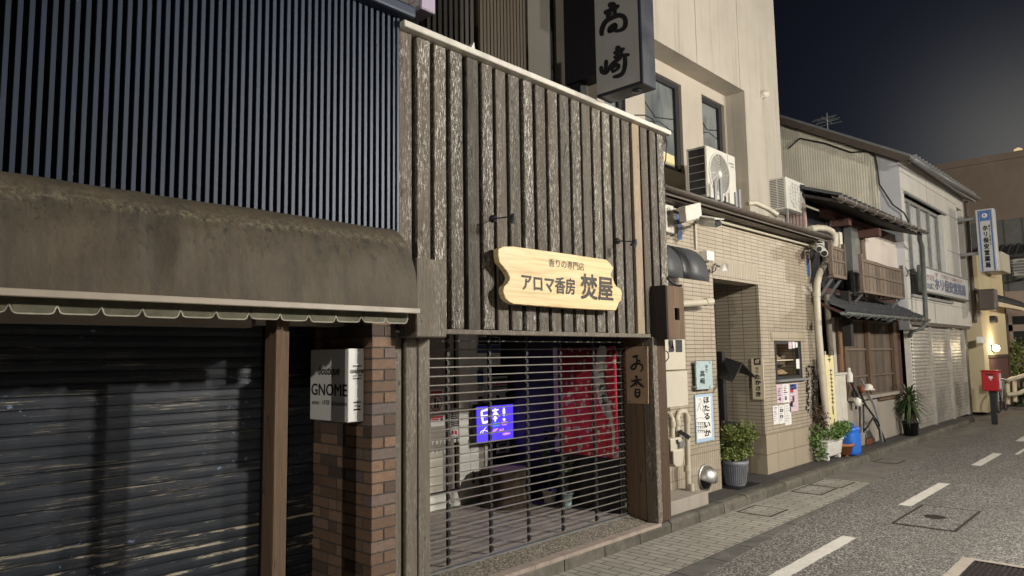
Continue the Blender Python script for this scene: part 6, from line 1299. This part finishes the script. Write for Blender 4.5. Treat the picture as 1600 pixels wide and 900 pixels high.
# bicycle
bk = thing('bicycle', 'parked bicycle half hidden behind the red postbox', 'bicycle', (24.6, 3.98, .1)); c_ = Vector((24.3, 4.02, .12))
def wheel(cx):
    m = MB(); pts = [(cx + .33 * math.cos(a_), c_.y, c_.z + .33 + .33 * math.sin(a_)) for a_ in [2 * math.pi * k / 28 for k in range(29)]]; m.tube(pts, .02, 6, False); o = m.build('wheel', 'rubber', bk); s_ = MB()
    for k in range(14): a_ = 2 * math.pi * k / 14; s_.bar((cx, c_.y, c_.z + .33), (cx + .32 * math.cos(a_), c_.y, c_.z + .33 + .32 * math.sin(a_)), .005)
    s_.lathe((cx, c_.y - .03, c_.z + .33), [(0, 0), (.03, 0), (.03, .06), (0, .06)], 10, 'y'); s_.build('spokes', 'galvanised', o)
wheel(c_.x); wheel(c_.x + 1.08); y = c_.y; B0_, B1_, SS, HH, BB = (c_.x, y, .45), (c_.x + 1.08, y, .45), (c_.x + .78, y, .86), (c_.x + .2, y, .92), (c_.x + .6, y, .40)
m = MB().tube([B0_, HH], .018, 8).tube([HH, BB], .02, 8).tube([HH, SS], .018, 8).tube([SS, BB], .018, 8).tube([BB, B1_], .014, 8).tube([SS, B1_], .012, 8); m.build('frame', 'galvanised', bk)
MB().tube([(c_.x + .2, y, .92), (c_.x + .16, y, 1.05)], .016, 8).tube([(c_.x + .22, y - .27, 1.02), (c_.x + .14, y - .2, 1.06), (c_.x + .14, y + .2, 1.06), (c_.x + .22, y + .27, 1.02)], .013, 8).build('handlebar', 'chrome', bk)
MB().lathe((c_.x + .80, y, .93), [(0, -.03), (.10, -.02), (.11, .02), (0, .04)], 14).build('saddle', 'rubber', bk); MB().box(c_.x - .17, c_.x + .13, y - .17, y + .17, .78, 1.0).build('basket', 'grey_metal', bk)
# fence
fe = thing('guard_rail', 'cream tubular guard rail curving round the shrubs', 'fence', (30, 3.9, .1)); yf = 3.9
MB().tube([PY(1573, 596, yf), PY(1580, 592, yf - .1), PY(1590, 590, yf - .25), PY(1612, 583, yf - .5)], .06, 10).tube([PY(1573, 616, yf), PY(1580, 616, yf - .1), PY(1590, 615, yf - .25), PY(1612, 606, yf - .5)], .06, 10).build('rail', 'fence_cream', fe)
MB().tube([PY(1574, 594, yf + .05), PY(1575, 632, yf + .05)], .06, 10).build('post', 'fence_cream', fe); MB().tube([PY(1585, 590, yf - .1), PY(1586, 628, yf - .1)], .06, 10).build('post', 'fence_cream', fe)
# shrubs beyond
for lb_, (px, py), y, r_, h_, mt in (('leafy green shrub with drooping branches beside the yellow shop', (1590, 565), 4.6, .95, 1.0, 'leaf_green'), ('low dark shrub under the guard rail', (1590, 625), 4.3, .8, .4, 'leaf_dark'), ('dark rounded bush at the right edge behind the rail', (1604, 602), 4.9, .9, .8, 'leaf_green')):
    c_ = PY(px, py, y); t = thing('shrub', lb_, 'shrub', (c_.x, c_.y, 0), 'shrubs beyond the yellow shop'); m = MB(); leaves(m, blob(c_, r_, r_ * .7, h_, 700, .05), .085); m.build('foliage', mt, t); m = MB()
    for k in range(5): a_ = random.uniform(0, 6.28); m.tube([(c_.x, c_.y, 0), (c_.x + .2 * math.cos(a_), c_.y + .2 * math.sin(a_), c_.z * .6), (c_.x + .5 * r_ * math.cos(a_), c_.y + .5 * r_ * math.sin(a_), c_.z)], [.03, .02, .008], 5)
    m.build('stem', 'bark', t)
# far buildings
fb = thing('far_tan_building', 'large plain tan building closing the far end of the street', 'building', (44, 8, 0)); XT = 44.0
c1, c2 = PX(1440, 272, XT), PX(1640, 240, XT); MB().box(XT, XT + 14, c2.y - 6, c1.y + 10, 0, c1.z).build('wall', 'tan_render', fb); MB().box(XT - .15, XT + 14, c2.y - 6.1, c1.y + 10.1, c1.z, c1.z + .35).build('parapet', 'tan_render', fb)
fg = thing('far_grey_house', 'grey metal-clad far house with a tiled lower roof and dark window', 'building', (33, 5, 0)); XG = 33.0
g1, g2 = PX(1560, 344, XG), PX(1600, 339, XG); yA = 7.5; MB().box(XG, XG + 8, 2.2, yA, 0, g1.z).build('wall', 'grey_siding', fg)
m = MB()
for k in range(9): y = 2.4 + k * .6; m.box(XG - .012, XG - .001, y, y + .03, 3.6, g1.z)
m.build('seams', 'gutter_brown', fg)
tz = PX(1580, 405, XG).z; a_, b_ = PX(1560, 385, XG - .6), PX(1600, 398, XG - .6)
mm = MB(); zr = PX(1575, 392, XG - .5).z
mm.hexa([(XG - .9, 2.2, zr - .3), (XG - .001, 2.2, zr + .1), (XG - .001, yA, zr + .1), (XG - .9, yA, zr - .3)], [(XG - .9, 2.2, zr - .2), (XG - .001, 2.2, zr + .25), (XG - .001, yA, zr + .25), (XG - .9, yA, zr - .2)]); mm.build('pent_roof', 'roof_tile', fg)
m = MB()
for k in range(20): y = 2.3 + k * .26; m.tube([(XG - .93, y, zr - .17), (XG - .01, y, zr + .28)], .06, 6)
m.build('roof_ribs', 'roof_tile', fg)
MB().box(XG - .05, XG - .001, 2.2, yA, 0, PX(1585, 455, XG).z).build('lower_wall', 'tan_render', fg)
wz1, wz0 = PX(1590, 490, XG).z, PX(1590, 545, XG).z; y0, y1 = 2.4, PX(1576, 500, XG).y
m = MB().box(XG - .10, XG - .052, y0, y1, wz0, wz0 + .1).box(XG - .10, XG - .052, y0, y1, wz1 - .1, wz1).box(XG - .10, XG - .052, y0, y1, (wz0 + wz1) / 2, (wz0 + wz1) / 2 + .25).box(XG - .10, XG - .052, y1 - .12, y1, wz0 + .1, wz1 - .1); o = m.build('window', 'tan_render', fg); MB().box(XG - .08, XG - .055, y0, y1 - .12, wz0 + .1, wz1 - .1).build('pane', 'window_glass', o)
a3 = thing('air_conditioner', 'far outdoor air conditioner at the right edge above the pent roof', 'air conditioner', PX(1594, 430, XG - 1), 'outdoor air conditioners')
p, q = PX(1583, 418, XG - 1.3), PX(1604, 418, XG - 1.3); z1_, z0_ = PX(1592, 404, XG - 1.3).z, PX(1592, 431, XG - 1.3).z; XA = XG - 1.3
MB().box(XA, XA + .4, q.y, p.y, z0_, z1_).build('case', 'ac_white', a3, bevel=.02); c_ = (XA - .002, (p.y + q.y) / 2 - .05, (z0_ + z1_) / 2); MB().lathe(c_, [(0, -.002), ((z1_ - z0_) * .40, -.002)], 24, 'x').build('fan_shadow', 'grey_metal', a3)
g = MB()
for k in range(6): z = c_[2] - .28 + k * .11; g.box(XA - .02, XA - .008, c_[1] - .3, c_[1] + .3, z - .012, z + .012)
g.build('fan_guard', 'ac_white', a3); MB().box(XA + .1, XG - .002, q.y + .1, p.y - .1, z0_ - .06, z0_ - .002).build('bracket', 'grey_metal', a3)
t = thing('rooftop_tank', 'small pale water tank on the skyline of the far building', 'tank', PX(1482, 268, XT - .0)); c_ = PX(1482, 266, XT + 1); MB().box(c_.x - .5, c_.x + .5, c_.y - .5, c_.y + .5, c_.z - .8, c_.z + .3).build('tank', 'side_siding', t, bevel=.05)
t = thing('antenna', 'rooftop television antenna above the corrugated wall', 'antenna', PX(1294, 200, fx0 + 2)); c_ = PX(1293, 196, fx0 + 2); m = MB().tube([(c_.x, c_.y, c_.z - 1.2), (c_.x, c_.y, c_.z + .35)], .015, 6)
for k in range(5): m.bar((c_.x - .3 + k * .14, c_.y - .3, c_.z + .1 + .08 * (k % 2)), (c_.x - .3 + k * .14, c_.y + .3, c_.z + .1 + .08 * (k % 2)), .012)
m.bar((c_.x - .4, c_.y, c_.z + .14), (c_.x + .4, c_.y, c_.z + .14), .014); m.build('aerial', 'galvanised', t)
# cable from the gable to the pharmacy
t = thing('overhead_cable', 'black service cable drooping from the corrugated wall to the eave', 'cable', (17.6, 4.6, 5))
MB().tube([PX(1232, 232, 17.7), PX(1250, 216, 17.7), PX(1290, 224, 17.7), PX(1330, 238, 17.7), PX(1355, 236, 17.7), PX(1368, 244, 17.7), PX(1371, 262, 17.7), PX(1374, 288, 17.68), PX(1395, 320, 17.6), PX(1412, 332, 17.6), PX(1420, 346, 17.5)], .018, 6).build('cable', 'dark_metal', t)
t = thing('overhead_cable', 'cable pair sagging in front of the pink gable', 'cable', (12.5, 4.8, 4.2)); MB().tube([PY(1256, 297, 4.75), PY(1275, 312, 4.7), PY(1290, 322, 4.7), PY(1298, 334, 4.7), PY(1299, 352, 4.7)], .012, 6).tube([PY(1256, 303, 4.75), PY(1272, 314, 4.7), PY(1288, 325, 4.7), PY(1296, 340, 4.7), PY(1297, 356, 4.7)], .012, 6).build('cable', 'dark_metal', t)
tag(MB().tube([PY(1415, 418, 4.4), PY(1420, 428, 4.4), PY(1428, 428, 4.4), PY(1431, 422, 4.4), PY(1427, 419, 4.4), PY(1420, 423, 4.4), PY(1416, 432, 4.4)], .010, 6).build('cable', 'dark_metal'), 'coiled cable loop beside the balcony corner', 'cable')
# the row of buildings across the road, unlit, which keeps stray light out
# street lamps outside the frame, as things; the last two carry added lights
def street_lamp(loc, lab, arm):
    t = thing('street_lamp', lab, 'street lamp', (loc[0], loc[1] + arm, 0), 'street lamps'); x, y, z = loc
    MB().tube([(x, y + arm, -.02), (x, y + arm, z + .15)], [.08, .05], 12).build('pole', 'grey_metal', t); MB().tube([(x, y + arm, z + .1), (x, y + arm * .5, z + .3), (x, y + .1, z + .3)], .03, 8).build('arm', 'grey_metal', t)
    MB().box(x - .3, x + .3, y - .12, y + .12, z + .22, z + .32).build('lamp_head', 'grey_metal', t, bevel=.03)
t = thing('street_lamp', 'small glowing globe added for the soft flare above the far tan building', 'street lamp', (62, PX(1591, 237, 62).y, 0), 'street lamps'); c_ = PX(1591, 237, 62)
MB().lathe(c_, [(0, -.32), (.24, -.2), (.32, 0), (.24, .2), (0, .32)], 16).build('globe', 'flare_glow', t); MB().tube([(c_.x, c_.y, 0), (c_.x, c_.y, c_.z - .3)], .08, 8).build('pole', 'grey_metal', t)  # glowing globe and pole added in place of a soft flare in the sky
street_lamp(KEY, 'street lamp across the road opposite the restaurant', -1.0); street_lamp(FILL, 'street lamp far behind the boutique', -1.0); street_lamp(ADDED, 'added unseen lamp across the road that brightens the pharmacy', -1.0); street_lamp((31.0, -3.4, 5.6), 'added unseen lamp far along the road that brightens its far end', -1.0)
